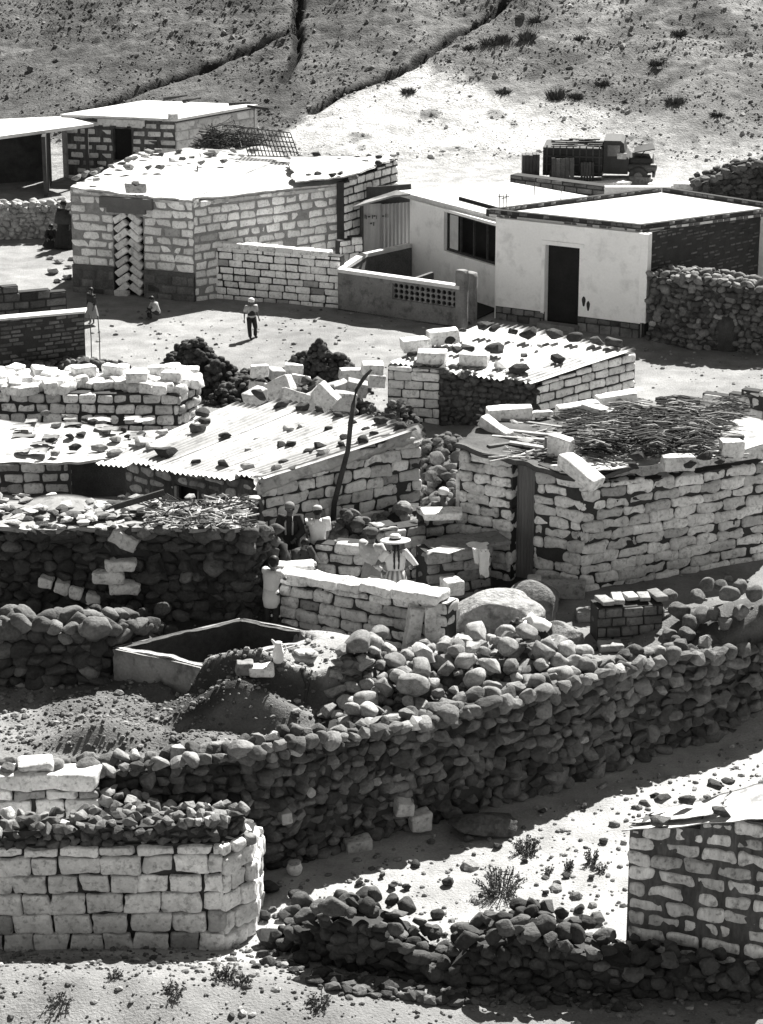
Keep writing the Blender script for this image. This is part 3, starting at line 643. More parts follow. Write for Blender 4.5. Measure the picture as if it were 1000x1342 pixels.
mb = MB(); zt_ = zgt + .42; slab(mb, [G(462, 271, zgt + .12), G(515, 256, zt_ + .1), G(538, 254, zt_ + .15), G(520, 249, zt_ + .2), G(480, 262, zgt + .2)], .05); mb.build('roof', m_wood, t)
mb = MB(); abox(mb, P3(gA, 0) + V(.1, .3, 0), P3(gB, 0) + V(0, .3, 0), Z1, zt_, .06); mb.build('back_boards', m_darkwood, t)

# ================================================================== white building, two sections
def corner(u, v): return G(u, v)
s1L, s1R = G(537, 369), G(652, 407); z1 = zat(s1L, 261)
t = thing('plastered_house', s1L, 'white plastered house section with a wide mullioned window', 'house')
ax = frame(s1R - s1L); n1 = ax[1] if ax[1][1] < 0 else -ax[1]
w0, w1 = tpx(s1L, s1R, 581), tpx(s1L, s1R, 651); wm = s1L + ax[0] * (w0 + w1) / 2; wz0, wz1 = zat(wm, 342 - 3), zat(wm, 287)
mb = MB(); panel_wall(mb, s1L, s1R + ax[0] * .1, Z1 - .1, z1, .2, [(w0, w1, wz0, wz1)]); mb.build('front_wall', m_plaster, t)
fr = MB(); box(fr, P3(wm, wz0 + .03) - n1 * .13, ax, ((w1 - w0) / 2, .03, .03)); box(fr, P3(wm, wz1 - .03) - n1 * .13, ax, ((w1 - w0) / 2, .03, .03))
for k in range(5): c = s1L + ax[0] * (w0 + .03 + (w1 - w0 - .06) * k / 4); box(fr, P3(c, (wz0 + wz1) / 2) - n1 * .131, ax, (.022, .028, (wz1 - wz0) / 2 - .06))
win = fr.build('window', m_iron, t)
mb = MB()
for k in range(4): c = s1L + ax[0] * (w0 + .03 + (w1 - w0 - .06) * (k + .5) / 4); box(mb, P3(c, (wz0 + wz1) / 2) - n1 * .14, ax, ((w1 - w0 - .06) / 8 - .03, .004, (wz1 - wz0) / 2 - .07), R.uniform(.5, 2.6))
gl = mb.build('pane', m_glass); gl.parent = win
mb = MB(); box(mb, P3(wm, (wz0 + wz1) / 2) - n1 * .7, ax, ((w1 - w0) / 2 + .3, .02, .8)); mb.build('room_shade_panel', m_black, t)
q = [G(519, 250, z1 + .12), G(656, 285, z1 + .12), G(800, 262, z1 + .12), G(665, 238, z1 + .12)]
mb = MB(); slab(mb, q, .13); mb.build('roof', m_roofpl, t)
mb = MB(); abox(mb, P3(s1L, 0) + V(.1, .1, 0), P3(q[3], 0), Z1, z1, .2); abox(mb, P3(q[3], 0), P3(q[2], 0), Z1, z1, .2); mb.build('rear_wall', m_plaster, t)

s2L, s2R = G(650, 419), G(838, 443); s2B = G(1025, 398); zt2 = zat(s2L, 288) ; zr2 = zat(s2R, 304); zt2 = (zt2 + zr2) / 2
t = thing('plastered_house', s2R, 'white plastered house with a tall black doorway and brick side wall', 'house')
ax = frame(s2R - s2L); n2 = ax[1] if ax[1][1] < 0 else -ax[1]
w0, w1 = tpx(s2L, s2R, 713), tpx(s2L, s2R, 757); wm = s2L + ax[0] * (w0 + w1) / 2; dz = zat(wm, 323)
mb = MB(); panel_wall(mb, s2L, s2R, Z1 - .1, zt2, .22, [(w0, w1, Z1 - .1, dz)]); abox(mb, P3(s2L, 0) - n2 * .11, P3(s2L, 0) - n2 * 1.6, Z1, zt2, .2)
mb.build('front_wall', m_plaster, t)
mb = MB(); box(mb, P3(wm, (Z1 + dz) / 2) - n2 * .2 + ax[0] * .0, ax, ((w1 - w0) / 2, .02, (dz - Z1) / 2)); mb.build('door', m_black, t)  # black panel painted in for the unlit room, no door leaf
mb = MB(); box(mb, P3(wm, dz + .06) + n2 * .012, ax, ((w1 - w0) / 2 + .12, .02, .05)); box(mb, P3(wm - ax[0] * ((w1 - w0) / 2 + .05), (Z1 + dz) / 2 + .15) + n2 * .012, ax, (.045, .02, (dz - Z1) / 2 - .17)); mb.build('door_surround', m_plaster, t)
for a_, b_ in ((s2L, s2L + ax[0] * w0), (s2L + ax[0] * w1, s2R)):
    pl = MB(); bwall(pl, a_ + n2 * .05, b_ + n2 * .05, (Z1 + .36, Z1 + .36), bl=.3, bh=.3, gap=.02, depth=.1, tone=(.4, 1.0)); pl.build('plinth', [m_concrete, m_gap], t)
mb = MB(); bwall(mb, s2R + V(.12, .05, 0), s2B, (zt2, zt2), bl=.24, bh=.085, gap=.018, depth=.2, tone=(.8, 1.3), cs=(-1, 1), warp=.02, rough=0, rec=.008, dark=.12); mb.build('side_wall', [m_brick, m_gap], t)
mb = MB(); box(mb, P3(s2R, (Z1 + zt2) / 2 + .2) + ax[0] * .06 - n2 * .08, ax, (.1, .12, (zt2 - Z1) / 2 - .2)); mb.build('corner_pilaster', m_plaster, t)
mb = MB(); box(mb, P3(wm, Z1 + .07) + n2 * .16, ax, ((w1 - w0) / 2 + .05, .15, .07)); mb.build('threshold', m_concrete, t)
q = [G(641, 283, zt2 + .0), G(840, 304, zt2 + .0), G(1030, 279, zt2), G(868, 254, zt2)]; q = [P3(p, zt2 + .05) for p in q]
mb = MB(); slab(mb, q, .06); mb.build('roof', m_roofpl, t)
mb = MB()
for a, b in ((0, 1), (1, 2), (2, 3), (3, 0)):
    e = norm(q[b] - q[a]); bwall(mb, P3(q[a], zt2 + .0) + e * .04, P3(q[b], zt2), (zt2 + .16, zt2 + .16), z0=zt2 - .02, bl=.2, bh=.09, gap=.01, depth=.14, cs=(-1, 1), rough=0, tone=(1.1, 1.6), rec=.003, warp=.08, rad=.01)
mb.build('parapet', [m_brick, m_gap], t)
mb = MB(); qd = q[3]; abox(mb, P3(s2L, 0) - n2 * 1.6, P3(qd, 0), Z1, zt2 - .01, .2); abox(mb, P3(qd, 0), P3(q[2], 0), Z1, zt2 - .01, .2); mb.build('rear_wall', m_plaster, t)
for (u, v, hw) in ((764, 392, .05), (770, 398, .045)):
    p = s2L + ax[0] * tpx(s2L, s2R, u); mb = MB(); cz = zat(p, v + 3); vs = [P3(p, cz) + ax[0] * (math.cos(a) * hw * (1 + .2 * math.sin(3 * a))) + V(0, 0, math.sin(a) * .13) + n2 * .003 for a in np.linspace(0, 6.28, 15)[:-1]]
    mb.add(vs, [[list(range(14))]], 1, 0, False); mb.build('smudge', m_gap, t)
# bars standing on the roof
for k, (u, v) in enumerate([(654, 279), (659, 281), (663, 279), (735, 262), (700, 256)]):
    p = G(u, v, z1 + .15 if k != 3 else z1 + .15); mb = MB(); tube(mb, [p, p + V(.01, 0, .5 if k < 3 else .35)], .014, 5)
    if k < 3: tube(mb, [p + V(-.05, 0, .42), p + V(.09, 0, .43)], .014, 5)
    tag(mb.build('reinforcing_bar', m_iron), f'thin iron bar on the roof above the doorway wall, {ORD[k]} of three' if k < 3 else ['', '', '', 'single iron bar standing mid roof of the window section', 'lone iron bar near the back of the window section roof'][k], 'iron bar', 'iron bars standing on the white roof')

# ---- concrete yard wall with lattice
yA, yB = G(443, 407), G(602, 431); hY = 1.08
t = thing('yard_wall', yA, 'low grey concrete yard wall with a pierced honeycomb band', 'wall')
ax = frame(yB - yA); nY = ax[1] if ax[1][1] < 0 else -ax[1]; L = np.linalg.norm((yB - yA)[:2]); l0, l1 = tpx(yA, yB, 514), tpx(yA, yB, 598); zl0, zl1 = Z1 + .52, Z1 + .94
mb = MB(); panel_wall(mb, yA, yB, Z1 - .1, Z1 + hY - .07, .16, [(l0, l1, zl0, zl1)]); yC = G(478, 384); abox(mb, P3(yA, 0) - nY * .16, P3(yC, 0), Z1 - .1, Z1 + hY - .08, .16)
yD = s1R + (yB - yA) * 0 + V(-.35, -.15, 0); mb.build('concrete_face', m_concrete, t)
mb = MB(); nxh, nyh = 12, 3; cw, chh = (l1 - l0) / nxh, (zl1 - zl0) / nyh
for j in range(nyh):
    for i in range(nxh):
        if (i + j) % 2 == 0 and j == 5: continue
        c = yA + ax[0] * (l0 + cw * (i + .5)) - nY * .08; c = P3(c, zl0 + chh * (j + .5)); o8 = []; i8 = []
        for k in range(8):
            a = k * math.pi / 4; ox, oz = np.clip(1.5 * math.cos(a), -1, 1), np.clip(1.5 * math.sin(a), -1, 1); o8.append((ox * cw / 2, oz * chh / 2)); i8.append((math.cos(a) * cw * .43, math.sin(a) * chh * .43))
        vs = [c + ax[0] * x + V(0, 0, z) + nY * s_ for s_ in (.03, -.03) for x, z in o8 + i8]
        fs = []
        for k in range(8):
            k2 = (k + 1) % 8; fs += [[k, k2, 8 + k2, 8 + k], [16 + k, 24 + k, 24 + k2, 16 + k2], [8 + k, 8 + k2, 24 + k2, 24 + k]]
        mb.add(vs, [fs], 1.1, 0, False)
mb.build('honeycomb_band', m_concrete, t)
mb = MB(); c = yA + ax[0] * (l0 + l1) / 2 - nY * .135; box(mb, P3(c, (zl0 + zl1) / 2), ax, ((l1 - l0) / 2 - .01, .012, (zl1 - zl0) / 2 - .01)); mb.build('band_shade_backing', m_black, t)  # black plate added behind the holes so they look shaded
mb = MB(); e0 = P3(yA, Z1 + hY - .02) - nY * .08; box(mb, e0 + ax[0] * (L / 2), ax, (L / 2, .12, .045)); e = P3(yC, 0) - P3(yA, 0); abox(mb, P3(yA, 0) - nY * .16, P3(yC, 0), Z1 + hY - .07, Z1 + hY + .02, .2)
abox(mb, P3(yC, 0) + V(0.02, 0.02, 0), P3(s1L, 0) + V(-.02, -.12, 0), Z1 + hY - .1, Z1 + hY, .16); mb.build('coping', M('pale_cement', .62, .12, 2, 20, .3), t)
mb = MB(); abox(mb, P3(yC, 0), P3(s1L, 0) + V(0, -.12, 0), Z1, Z1 + hY - .11, .14); m1 = yA + ax[0] * L * .52; abox(mb, P3(m1, 0) - nY * .17, P3(m1, 0) - nY * 1.55, Z1, Z1 + hY - .12, .1); mb.build('inner_wall', m_brick, t)  # dark brick tone paints the yard's shade onto these inner walls
for (u, v, vt) in ((605, 431, 354), (617, 424, 358)):
    p = G(u, v); mb = MB(); zt_ = zat(p, vt); block(mb, P3(p, (Z1 - .1 + zt_) / 2) + V(0, .1, 0), ax, (.135, .13, (zt_ - Z1 + .1) / 2), 1, 0, .05, .006, CS_MID, .03); mb.build('pillar', m_concrete, t)

mb = MB(); slab(mb, [P3(p, Z1 + .05) for p in (yA, yB, s1R, s1L, yC)], .03); mb.build('yard_shade_floor', m_black, t)  # black slab added to stand in for shade on the yard ground
# ---- things behind the white building
kA, kB = G(668, 246), G(800, 263)
mb = MB(); bwall(mb, kA, kB, (Z1 + .42, Z1 + .42), bl=.5, bh=.2, gap=.03, depth=.5, tone=(.8, 1.8), cs=CS_FAR); tag(mb.build('stone_kerb', [m_brick, m_gap]), 'long low dark kerb of stones in front of the old truck', 'kerb')
kA, kB = G(792, 272), G(878, 272)
mb = MB(); abox(mb, kA, kB, Z1, zat(kA, 244), .3); tag(mb.build('cement_block_wall', M('pale_cement', .62)), 'short smooth pale wall just behind the right white roof', 'wall')
for i, (u, v, w_, h_, tn) in enumerate([(797, 246, .7, .1, 1.1), (838, 243, .35, .16, .3), (870, 247, .5, .08, 1.2), (905, 249, .6, .12, .9), (925, 252, .45, .18, 1.), (950, 250, .5, .15, .9), (820, 237, .8, .07, 1)]):
    block_obj('cement_slab', gp(u, v) + V(0, 0, h_), (w_, .25, h_), R.uniform(-.3, .3), tn, f'{"dark" if tn < .5 else "pale"} slab lying between the truck and the right white roof, {ORD[[0, 2, 3, 4, 5, 6, 1][i]]} from the left', 'slab', 'slabs lying behind the white building', cs=CS_MID)
p0 = G(915, 268); swall_m = MB(); swall(swall_m, [G(915, 270), G(975, 268), G(1040, 266)], [zat(p0, 236), zat(p0, 216), zat(p0, 212)], th=.8, size=.24, base=Z1, lv=1, tone=(.4, .9), pale=0)
tag(swall_m.build('stone_wall', [m_stone, m_gap]), 'dark heaped stone wall at the far right edge behind the white roof', 'wall')
# old truck facing right, bonnet open
tb = G(712, 240); t = thing('old_truck', tb, 'dark derelict truck facing right with its bonnet raised', 'truck')
X_ = V(.99, -.14, 0); Y_ = V(.14, .99, 0); Z_ = V(0, 0, 1); AX = np.array([X_, Y_, Z_]); T = lambda x, y, z: tb + X_ * x + Y_ * y + Z_ * z
mb = MB(); box(mb, T(.95, .8, .72), AX, (.98, .78, .46), .5)
for k in range(16): box(mb, T(R.uniform(.1, 1.8), R.uniform(.1, 1.4), 1.2 + R.uniform(0, .08)), rotm(R.uniform(-.4, .4), R.uniform(-.1, .1), R.uniform(-.06, .06)), (R.uniform(.2, .5), .05, .02), R.uniform(.3, 2.5))
for k in range(9): box(mb, T(.1 + k * .215, .005, .76), AX, (.02, .03, .5), 1.6)
for k in range(4): box(mb, T(.95, .0, .36 + k * .27), AX, (.98, .025, .02), 1.4)
mb.build('cargo_box', m_truck, t)
mb = MB(); vs = []
prof = [(1.95, .35), (2.75, .35), (2.78, .85), (2.66, 1.0), (2.6, 1.36), (2.5, 1.44), (1.95, 1.44)]
for y in (0.05, 1.5): vs += [T(x, y, z) for x, z in prof]
n = len(prof); mb.add(vs, [[list(range(n))], [list(range(n, 2 * n))[::-1]], [[i, (i + 1) % n, n + (i + 1) % n, n + i] for i in range(n)]], 1, 0, False); cab = mb.build('cab', m_truck, t)
mb = MB(); box(mb, T(2.28, .035, 1.12), AX, (.2, .01, .18)); wn = mb.build('side_window', m_glass); wn.parent = cab; wn.data.transform(__import__('mathutils').Matrix.Translation(-Vector(tb)))
mb = MB(); block(mb, T(3.15, .78, .62), AX, (.42, .55, .26), 1, 0, .08, .0, CS_MID, .03); mb.build('engine_block', m_truck, t)
mb = MB(); slab(mb, [T(2.95, .25, 1.05), T(3.62, .25, 1.18), T(3.5, 1.3, 1.2), T(2.9, 1.3, 1.05)], .03); tube(mb, [T(3.1, .4, .85), T(3.3, .4, 1.1)], .02, 5); mb.build('bonnet', m_truck, t)
mb = MB(); block(mb, T(3.2, .2, .55), AX, (.5, .12, .14), 2.2, 0, .1, 0, CS_MID, .05); block(mb, T(2.55, .0, .95), AX, (.16, .04, .1), 14, 0, .05, 0, CS_MID, .1); mb.build('mudguard', m_truck, t)
mb = MB(); block(mb, T(3.6, .75, .35), AX, (.05, .75, .08), 1.5, 0, .02, 0, CS_FAR, 0); mb.build('bumper', m_truck, t)
for x, y in ((.5, .05), (3.1, .05), (.5, 1.4), (3.1, 1.4)):
    mb = MB(); pts = [T(x, y - .11, .3), T(x, y - .1, .3), T(x, y + .1, .3), T(x, y + .11, .3)]; tube(mb, pts, [.26, .31, .31, .26], 20); wh = mb.build('wheel', m_iron, t)
    mb = MB(); tube(mb, [T(x, y - .13, .3), T(x, y - .12, .3)], [.13, .15], 14, 3); h_ = mb.build('hub', m_iron); h_.parent = wh; h_.data.transform(__import__('mathutils').Matrix.Translation(-Vector(tb)))
for i, (u0, u1, vb, vt, tn, lb) in enumerate([(684, 707, 240, 203, 2.2, 'grey upright crate standing just left of the old truck'), (722, 752, 243, 207, 3.2, 'wide grey board leaning against the cargo box of the truck'), (760, 778, 243, 212, 1.8, 'narrow dark board leaning beside the wide one on the truck')]):
    a, b = G(u0, vb), G(u1, vb); th_ = .5 if i == 0 else .04; mb = MB(); zt_ = zat(a, vt); tilt_ = 0 if i == 0 else .22
    ax = frame(b - a); L = np.linalg.norm(b - a); zc = (Z1 + zt_) / 2; k_ = 5
    for s_ in range(k_): c = a + ax[0] * L * (s_ + .5) / k_; lean = np.array([ax[0], ax[1], norm(V(0, tilt_, 1))]); box(mb, P3(c, zc) + V(0, th_ / 2 + (0 if i == 0 else -.1), 0), lean, (L / k_ / 2 - .006, th_ / 2, (zt_ - Z1) / 2 * R.uniform(.96, 1.03)), tn * R.uniform(.8, 1.2))
    tag(mb.build(['wooden_crate', 'leaning_board', 'leaning_board'][i], m_truck), lb, ['crate', 'board', 'board'][i])
# ================================================================== left middle: brick walls, pale wall
mb = MB(); A, B = G(-40, 500), G(113, 480); bwall(mb, A, B, (zat(A, 424), zat(B, 410)), bl=.28, bh=.1, gap=.02, depth=.3, cs=CS_FAR, tone=(.7, 1.6), rec=.012)
t = thing('brick_wall', B, 'dark brick wall with a thin white coping at the left edge by the street', 'wall'); mb.build('brickwork', [m_brick, m_gap], t)
mb = MB(); e = norm(B - A); za, zb = zat(A, 424), zat(B, 410); slab(mb, [P3(A, za + .05) + V(0, -.04, 0), P3(B, zb + .05) + V(.03, -.04, 0), P3(B, zb + .05) + V(.03, .34, 0), P3(A, za + .05) + V(0, .34, 0)], .05); mb.build('coping', m_roofpl, t)
mb = MB(); A, B = G(-40, 440), G(89, 428); bwall(mb, A, B, (zat(A, 372), zat(B, 378)), bl=.42, bh=.22, gap=.03, depth=.3, cs=CS_MID, tone=(.5, 1.4), ragged=.12); tag(mb.build('broken_wall', [m_brick, m_gap]), 'broken dark wall just behind the white coped brick wall', 'wall')
mb = MB(); A, B = G(-40, 316), G(104, 312); swall(mb, [A, B], [zat(A, 268), zat(B, 266)], th=.5, size=.2, lv=1, ck=1, tone=(1.2, 1.9), pale=0); tag(mb.build('pale_stone_wall', [m_pale_stone, m_mortar]), 'pale rubble wall left of the herringbone door house', 'wall')
for i, (u, v) in enumerate([(120, 474), (131, 476)]):
    mb = MB(); p = gp(u, v); tube(mb, [p + V(0, 0, -.1), p + V(.01, 0, .6), p + V(-.01, 0, 1.15)], .013, 5); tag(mb.build('iron_rod', m_iron), f'{["left", "right"][i]} one of two thin iron rods beside the dark brick wall', 'iron rod', 'iron rods by the brick wall')
for i, (u, v, s_) in enumerate([(78, 345, .16), (70, 358, .2), (90, 352, .14), (66, 340, .12), (88, 366, .18), (76, 370, .14), (94, 341, .12)]):
    rock_obj('pale_rock', gp(u, v) + V(0, 0, s_ * .4), (s_ * 1.3, s_, s_ * .6), 1.3, 'a', f'pale rubble stone below the dark shawled woman, {ORD[[3, 1, 5, 0, 4, 2, 6][i]]} from the left', 'stone', 'pale rubble by the far left figure', mat=m_pale_stone)

# dark heaps along the street
def ragged(cs, n, sz, tone=(.25, .7)):
    mb = MB()
    for (u, v, rx, ry, h) in cs:
        heap(mb, G(u, v), rx, ry, h, sz, int(n * rx * max(h, .35)), 'a' if R.rand() < .0 else 'r', 1, tone, R.uniform(-.3, .3), R.uniform(1.3, 2.2))
        c = G(u, v)
        for k in range(int(26 * rx)): a, r_ = R.uniform(0, 6.28), R.uniform(.9, 1.35); rock(mb, c + V(math.cos(a) * rx * r_, math.sin(a) * ry * r_, .04), (sz * .5, sz * .4, sz * .35), None, 'a', 1, R.uniform(*tone))
    return mb
tag(ragged([(228, 512, .5, .5, .8), (258, 510, .8, .5, 1.15), (290, 516, .6, .5, .8), (246, 504, .6, .4, 1.0), (212, 508, .3, .4, .4)], 420, .17).build('stone_heap', [m_stone, m_gap]), 'big round dark heap of lumps beside the sunlit street', 'heap')
tag(ragged([(318, 524, .55, .5, .5), (342, 520, .4, .4, .35), (300, 528, .5, .4, .4), (360, 514, .5, .4, .45), (330, 510, .6, .4, .4)], 420, .18).build('stone_heap', [m_stone, m_gap]), 'lower dark heap adjoining the big round heap on its right', 'heap')
tag(ragged([(418, 510, .6, .5, 1.15), (398, 508, .55, .5, .8), (444, 510, .55, .5, .8), (462, 512, .4, .4, .4), (378, 508, .4, .4, .4)], 420, .17).build('stone_heap', [m_stone, m_gap]), 'pointed dark heap of lumps above the tin roof at centre', 'heap')
mb = MB(); swall(mb, [G(20, 498), G(110, 492), G(175, 488)], [Z1 + .3, Z1 + .3, Z1 + .1], th=.5, size=.17, lv=1, tone=(.4, .9)); tag(mb.build('stone_row', [m_stone, m_gap]), 'low row of dark stones in front of the dark brick wall', 'stones')

# block stack at the left
A, B, C_ = G(-40, 562), G(236, 566), G(264, 550); zb = zat(A, 512); t = thing('block_stack', B, 'large white stack of adobe blocks at left above the debris roof', 'block stack')
mb = MB(); bwall(mb, A, B, (zb, zb + .02), bl=.36, bh=.225, gap=.03, depth=.36, rec=.05, rad=.05, rough=.02, tone=(.7, 1.1), dark=.12, warp=.12, jit=.04, cs=CS_MID)
bwall(mb, B, C_, (zb, zb - .1), bl=.36, bh=.225, gap=.03, depth=.36, rec=.05, rad=.05, rough=.02, tone=(.7, 1.1), dark=.12, warp=.12, jit=.04)
for k in range(90):
    u_, d_ = R.uniform(-30, 245), R.uniform(.1, 1.7); p = G(u_, 564); block(mb, V(p[0] + d_ * .12, p[1] + d_, zb + .02 + .1 * (k % 3 == 0) * R.rand()), rotm(R.uniform(-.5, .5) + (1.57 if k % 3 == 0 else 0), R.uniform(-.08, .08), R.uniform(-.1, .1)), (.26, .15, .1), R.uniform(.85, 1.15), 0, .05, .02, CS_MID, .12)
mb.build('blocks', [m_block_rough, m_gap], t)
mb = MB(); abox(mb, P3(A, 0) + V(0, 1.1, 0), P3(B, 0) + V(-.1, 1.1, 0), Z1, zb - .02, 1.5); mb.build('core', m_gap, t)
for i, (u, v, sx, tn) in enumerate([(205, 492, .2, .8), (150, 490, .26, 1.1), (180, 500, .24, 1.05), (110, 492, .26, 1.1), (226, 499, .22, .95)]):
    block_obj('loose_block', G(u, v, zb + .14) + V(0, 0, .1), (sx, .14, .11), R.uniform(-.5, .5), tn, f'loose white block lying on top of the left block stack, {ORD[[3, 1, 2, 0, 4][i]]} from the left', 'block', 'loose blocks on the left block stack')

# rubble with big tilted blocks behind the tin roof
for i, (u, v, hx, hz, tl, tn, yw) in enumerate([(345, 512, .3, .17, .25, .9, .3), (368, 508, .28, .2, -.5, .8, -.3), (384, 522, .3, .16, .35, .75, .2), (395, 500, .22, .14, .1, 1., 0), (405, 528, .32, .15, -.35, .8, .4), (425, 520, .26, .22, .8, .7, -.2), (440, 512, .3, .16, -.2, .6, .5), (452, 526, .25, .2, .1, .5, 0), (340, 486, .2, .13, .0, .9, .1), (362, 490, .18, .12, .1, .6, .4), (468, 508, .22, .16, .2, .5, 0), (335, 520, .22, .15, -.3, .75, .7), (385, 484, .2, .12, .05, .95, 0), (463, 490, .3, .12, .05, .8, .15), (488, 482, .25, .12, .02, .9, .1), (492, 500, .2, .14, .1, .8, .3)]):
    p = G(u, v, Z1 + .55 + .2 * (i % 3)); block_obj('tumbled_block', p, (hx, .18, hz), yw, tn, f'tumbled {"pale" if tn > .7 else "dark"} block behind the long tin roof, {ordn(sorted([345, 368, 384, 395, 405, 425, 440, 452, 340, 362, 468, 335, 385, 463, 488, 492]).index(u))} from the left', 'block', 'tumbled blocks behind the long tin roof', (R.uniform(-.3, .3), tl))
mb = MB()
heap(mb, G(410, 545), 1.5, .9, .75, .26, 160, 'a', 2, (.5, 1.4)); tag(mb.build('rubble_heap', [m_stone, m_gap]), 'grey rubble heap under the tumbled blocks behind the tin roof', 'rubble')

# ================================================================== debris roof shed at left (under the block stack)
zJ = zat(G(100, 692), 605); t = thing('low_shed', G(60, 690), 'low shed with debris covered roof at the left edge below the block stack', 'shed')
q = [G(-50, 606, zJ), G(168, 604, zJ), G(214, 566, zJ + .1), G(-50, 545, zJ + .15)]
mb = MB(); gsheet(mb, q[0], q[1], q[2], q[3], 40, 20, .05, .05, 2.5, .9, 0, 12, .03); mb.build('roof', m_plastic, t)
mb = MB(); A, B = G(-50, 694), G(94, 692); bwall(mb, A, B, (zJ - .03, zJ - .03), bl=.4, bh=.2, gap=.03, tone=(.35, .8), depth=.4, rad=.05, rough=.02); mb.build('block_pier', [m_block_rough, m_gap], t)
mb = MB(); abox(mb, G(60, 650), G(175, 650), Z1, zJ - .1, .2); mb.build('back_wall', m_darkwood, t)
roofrocks([(66, 582, 20, .5, 'a'), (75, 560, 16, 1.2, 'p'), (84, 548, 12, 1.1, 'p'), (92, 575, 14, .7, 'a'), (104, 562, 13, .5, 'a'), (112, 553, 14, .6, 'a'), (121, 557, 16, .5, 'r'), (130, 558, 12, .5, 'a'), (107, 572, 14, .6, 'a'), (140, 570, 13, .9, 'a'), (152, 580, 18, 1.1, 'p'), (163, 565, 11, .5, 'r'), (167, 574, 9, .5, 'r'), (185, 572, 14, .6, 'r'), (72, 598, 18, 1., 'p'), (130, 592, 22, 1.2, 'p'), (98, 590, 17, .5, 'a'), (150, 599, 24, .8, 'p'), (60, 545, 14, .9, 'p')], (q[0], q[1], q[3]), 'on the debris roof below the white block stack', 'stones on the debris roof')
scr = []
for k in range(26):
    u, v = R.uniform(10, 185), R.uniform(552, 598); p = PL(u, v, q[0], q[1], q[3]) + V(0, 0, .05); mb = MB(); L_ = R.uniform(.2, .45); gsheet(mb, p, p + V(L_, R.uniform(-.1, .1), .02), p + V(L_, .22, .03), p + V(0, .2, .02), 6, 4, .03, .01, 6, R.uniform(.4, 1.3), 0, 70 + k, .05)
    o = mb.build('sheet_scrap', m_clothg, None, p); scr.append(tag(o, 'scrap', 'scrap', 'scraps of sheeting on the debris roof'))
gridlab(scr, 3, lambda o: 'crumpled sheeting scrap', 'on the debris roof')
# ================================================================== the long tin roofed house
kN, kR, kL = G(341, 738), G(552, 694), G(166, 690)
zN, zR_, zL_ = zat(kN, 634), zat(kR, 566), zat(kL, 608)
t = thing('tin_roof_house', kN, 'block house with long low corrugated tin roof scattered with stones', 'house')
ax = frame(kN - kL); h0, h1 = tpx(kL, kN, 231), tpx(kL, kN, 259)
mb = MB(); bwall(mb, kL, kN, (zL_, zN), bl=.44, bh=.2, gap=.06, rec=.02, rad=.06, rough=.03, tone=(.6, 1.0), dark=.2, warp=.12, holes=[(h0, h1, zat(kL, 664), zat(kL, 628) + .12)]); mb.build('front_wall', [m_smear, m_darkmortar], t)
mb = MB(); bwall(mb, kN, kR, (zN, zR_), bl=.42, bh=.215, gap=.02, rec=.035, rad=.04, rough=.022, tone=(.65, 1.1), dark=.1, warp=.14, jit=.02, cs=CS_NEAR); mb.build('side_wall', [m_block, m_gap], t)
mb = MB(); c = kL + ax[0] * (h0 + h1) / 2 - V(0, -.25, 0); box(mb, P3(c, zat(kL, 646) + .05), ax, (.3, .02, .4)); mb.build('window', m_black, t)  # black panel stands in for shade inside the room
mb = MB(); c = kL + ax[0] * h0; box(mb, P3(c, zat(kL, 645) + .1) + V(.03, -.01, 0), ax, (.03, .03, .28)); mb.build('window_post', m_wood, t)
p00, p10, p11 = G(134, 604, zL_ + .06), P3(kN, zN + .05) + V(0, -.06, 0), P3(kR, zR_ + .06) + V(.0, 0, .02); p01 = G(322, 522, zR_ - .05)
mb = MB(); tin(mb, p00, p10, p11, p01, width=.62, pitch=.12, amp=.024, tone=(.6, 1.35), skew=.09, ny=14); mb.build('roof', m_tin, t)
mb = MB(); kBk = P3(p01, 0); abox(mb, P3(kL, 0) + V(.1, .2, 0), kBk + V(.1, -.1, 0), Z1, zL_ - .1, .2); abox(mb, kBk + V(.1, -.1, 0), P3(kR, 0) + V(-.1, .1, 0), Z1, zR_ - .2, .2); mb.build('rear_wall', m_block_rough, t)
mb = MB(); d = norm(p11 - p10); nrm = V(.55, -.83, 0)
L = np.linalg.norm(p11 - p10)
for i in range(5):
    a, b = p10 + d * L * (i / 5 - .01), p10 + d * L * ((i + 1) / 5 + .02); hh = R.uniform(.16, .3)
    gsheet(mb, a + nrm * .05 - V(0, 0, hh), b + nrm * .05 - V(0, 0, hh * R.uniform(.7, 1.2)), b - nrm * R.uniform(.02, .2) + V(0, 0, .05), a - nrm * R.uniform(.05, .25) + V(0, 0, .05), 10, 8, .03, .012, 4, R.uniform(.85, 1.05), 0, 90 + i, .05)
mb.build('verge_sheeting', m_plastic, t)
plK = (p00, p10, p11)
def onK(u, v):
    a = PL(u, v, p00, p10, p11); b = PL(u, v, p00, p11, p01)
    return a if (u - 134) * (562 - 604) - (v - 604) * (545 - 134) < 0 else b
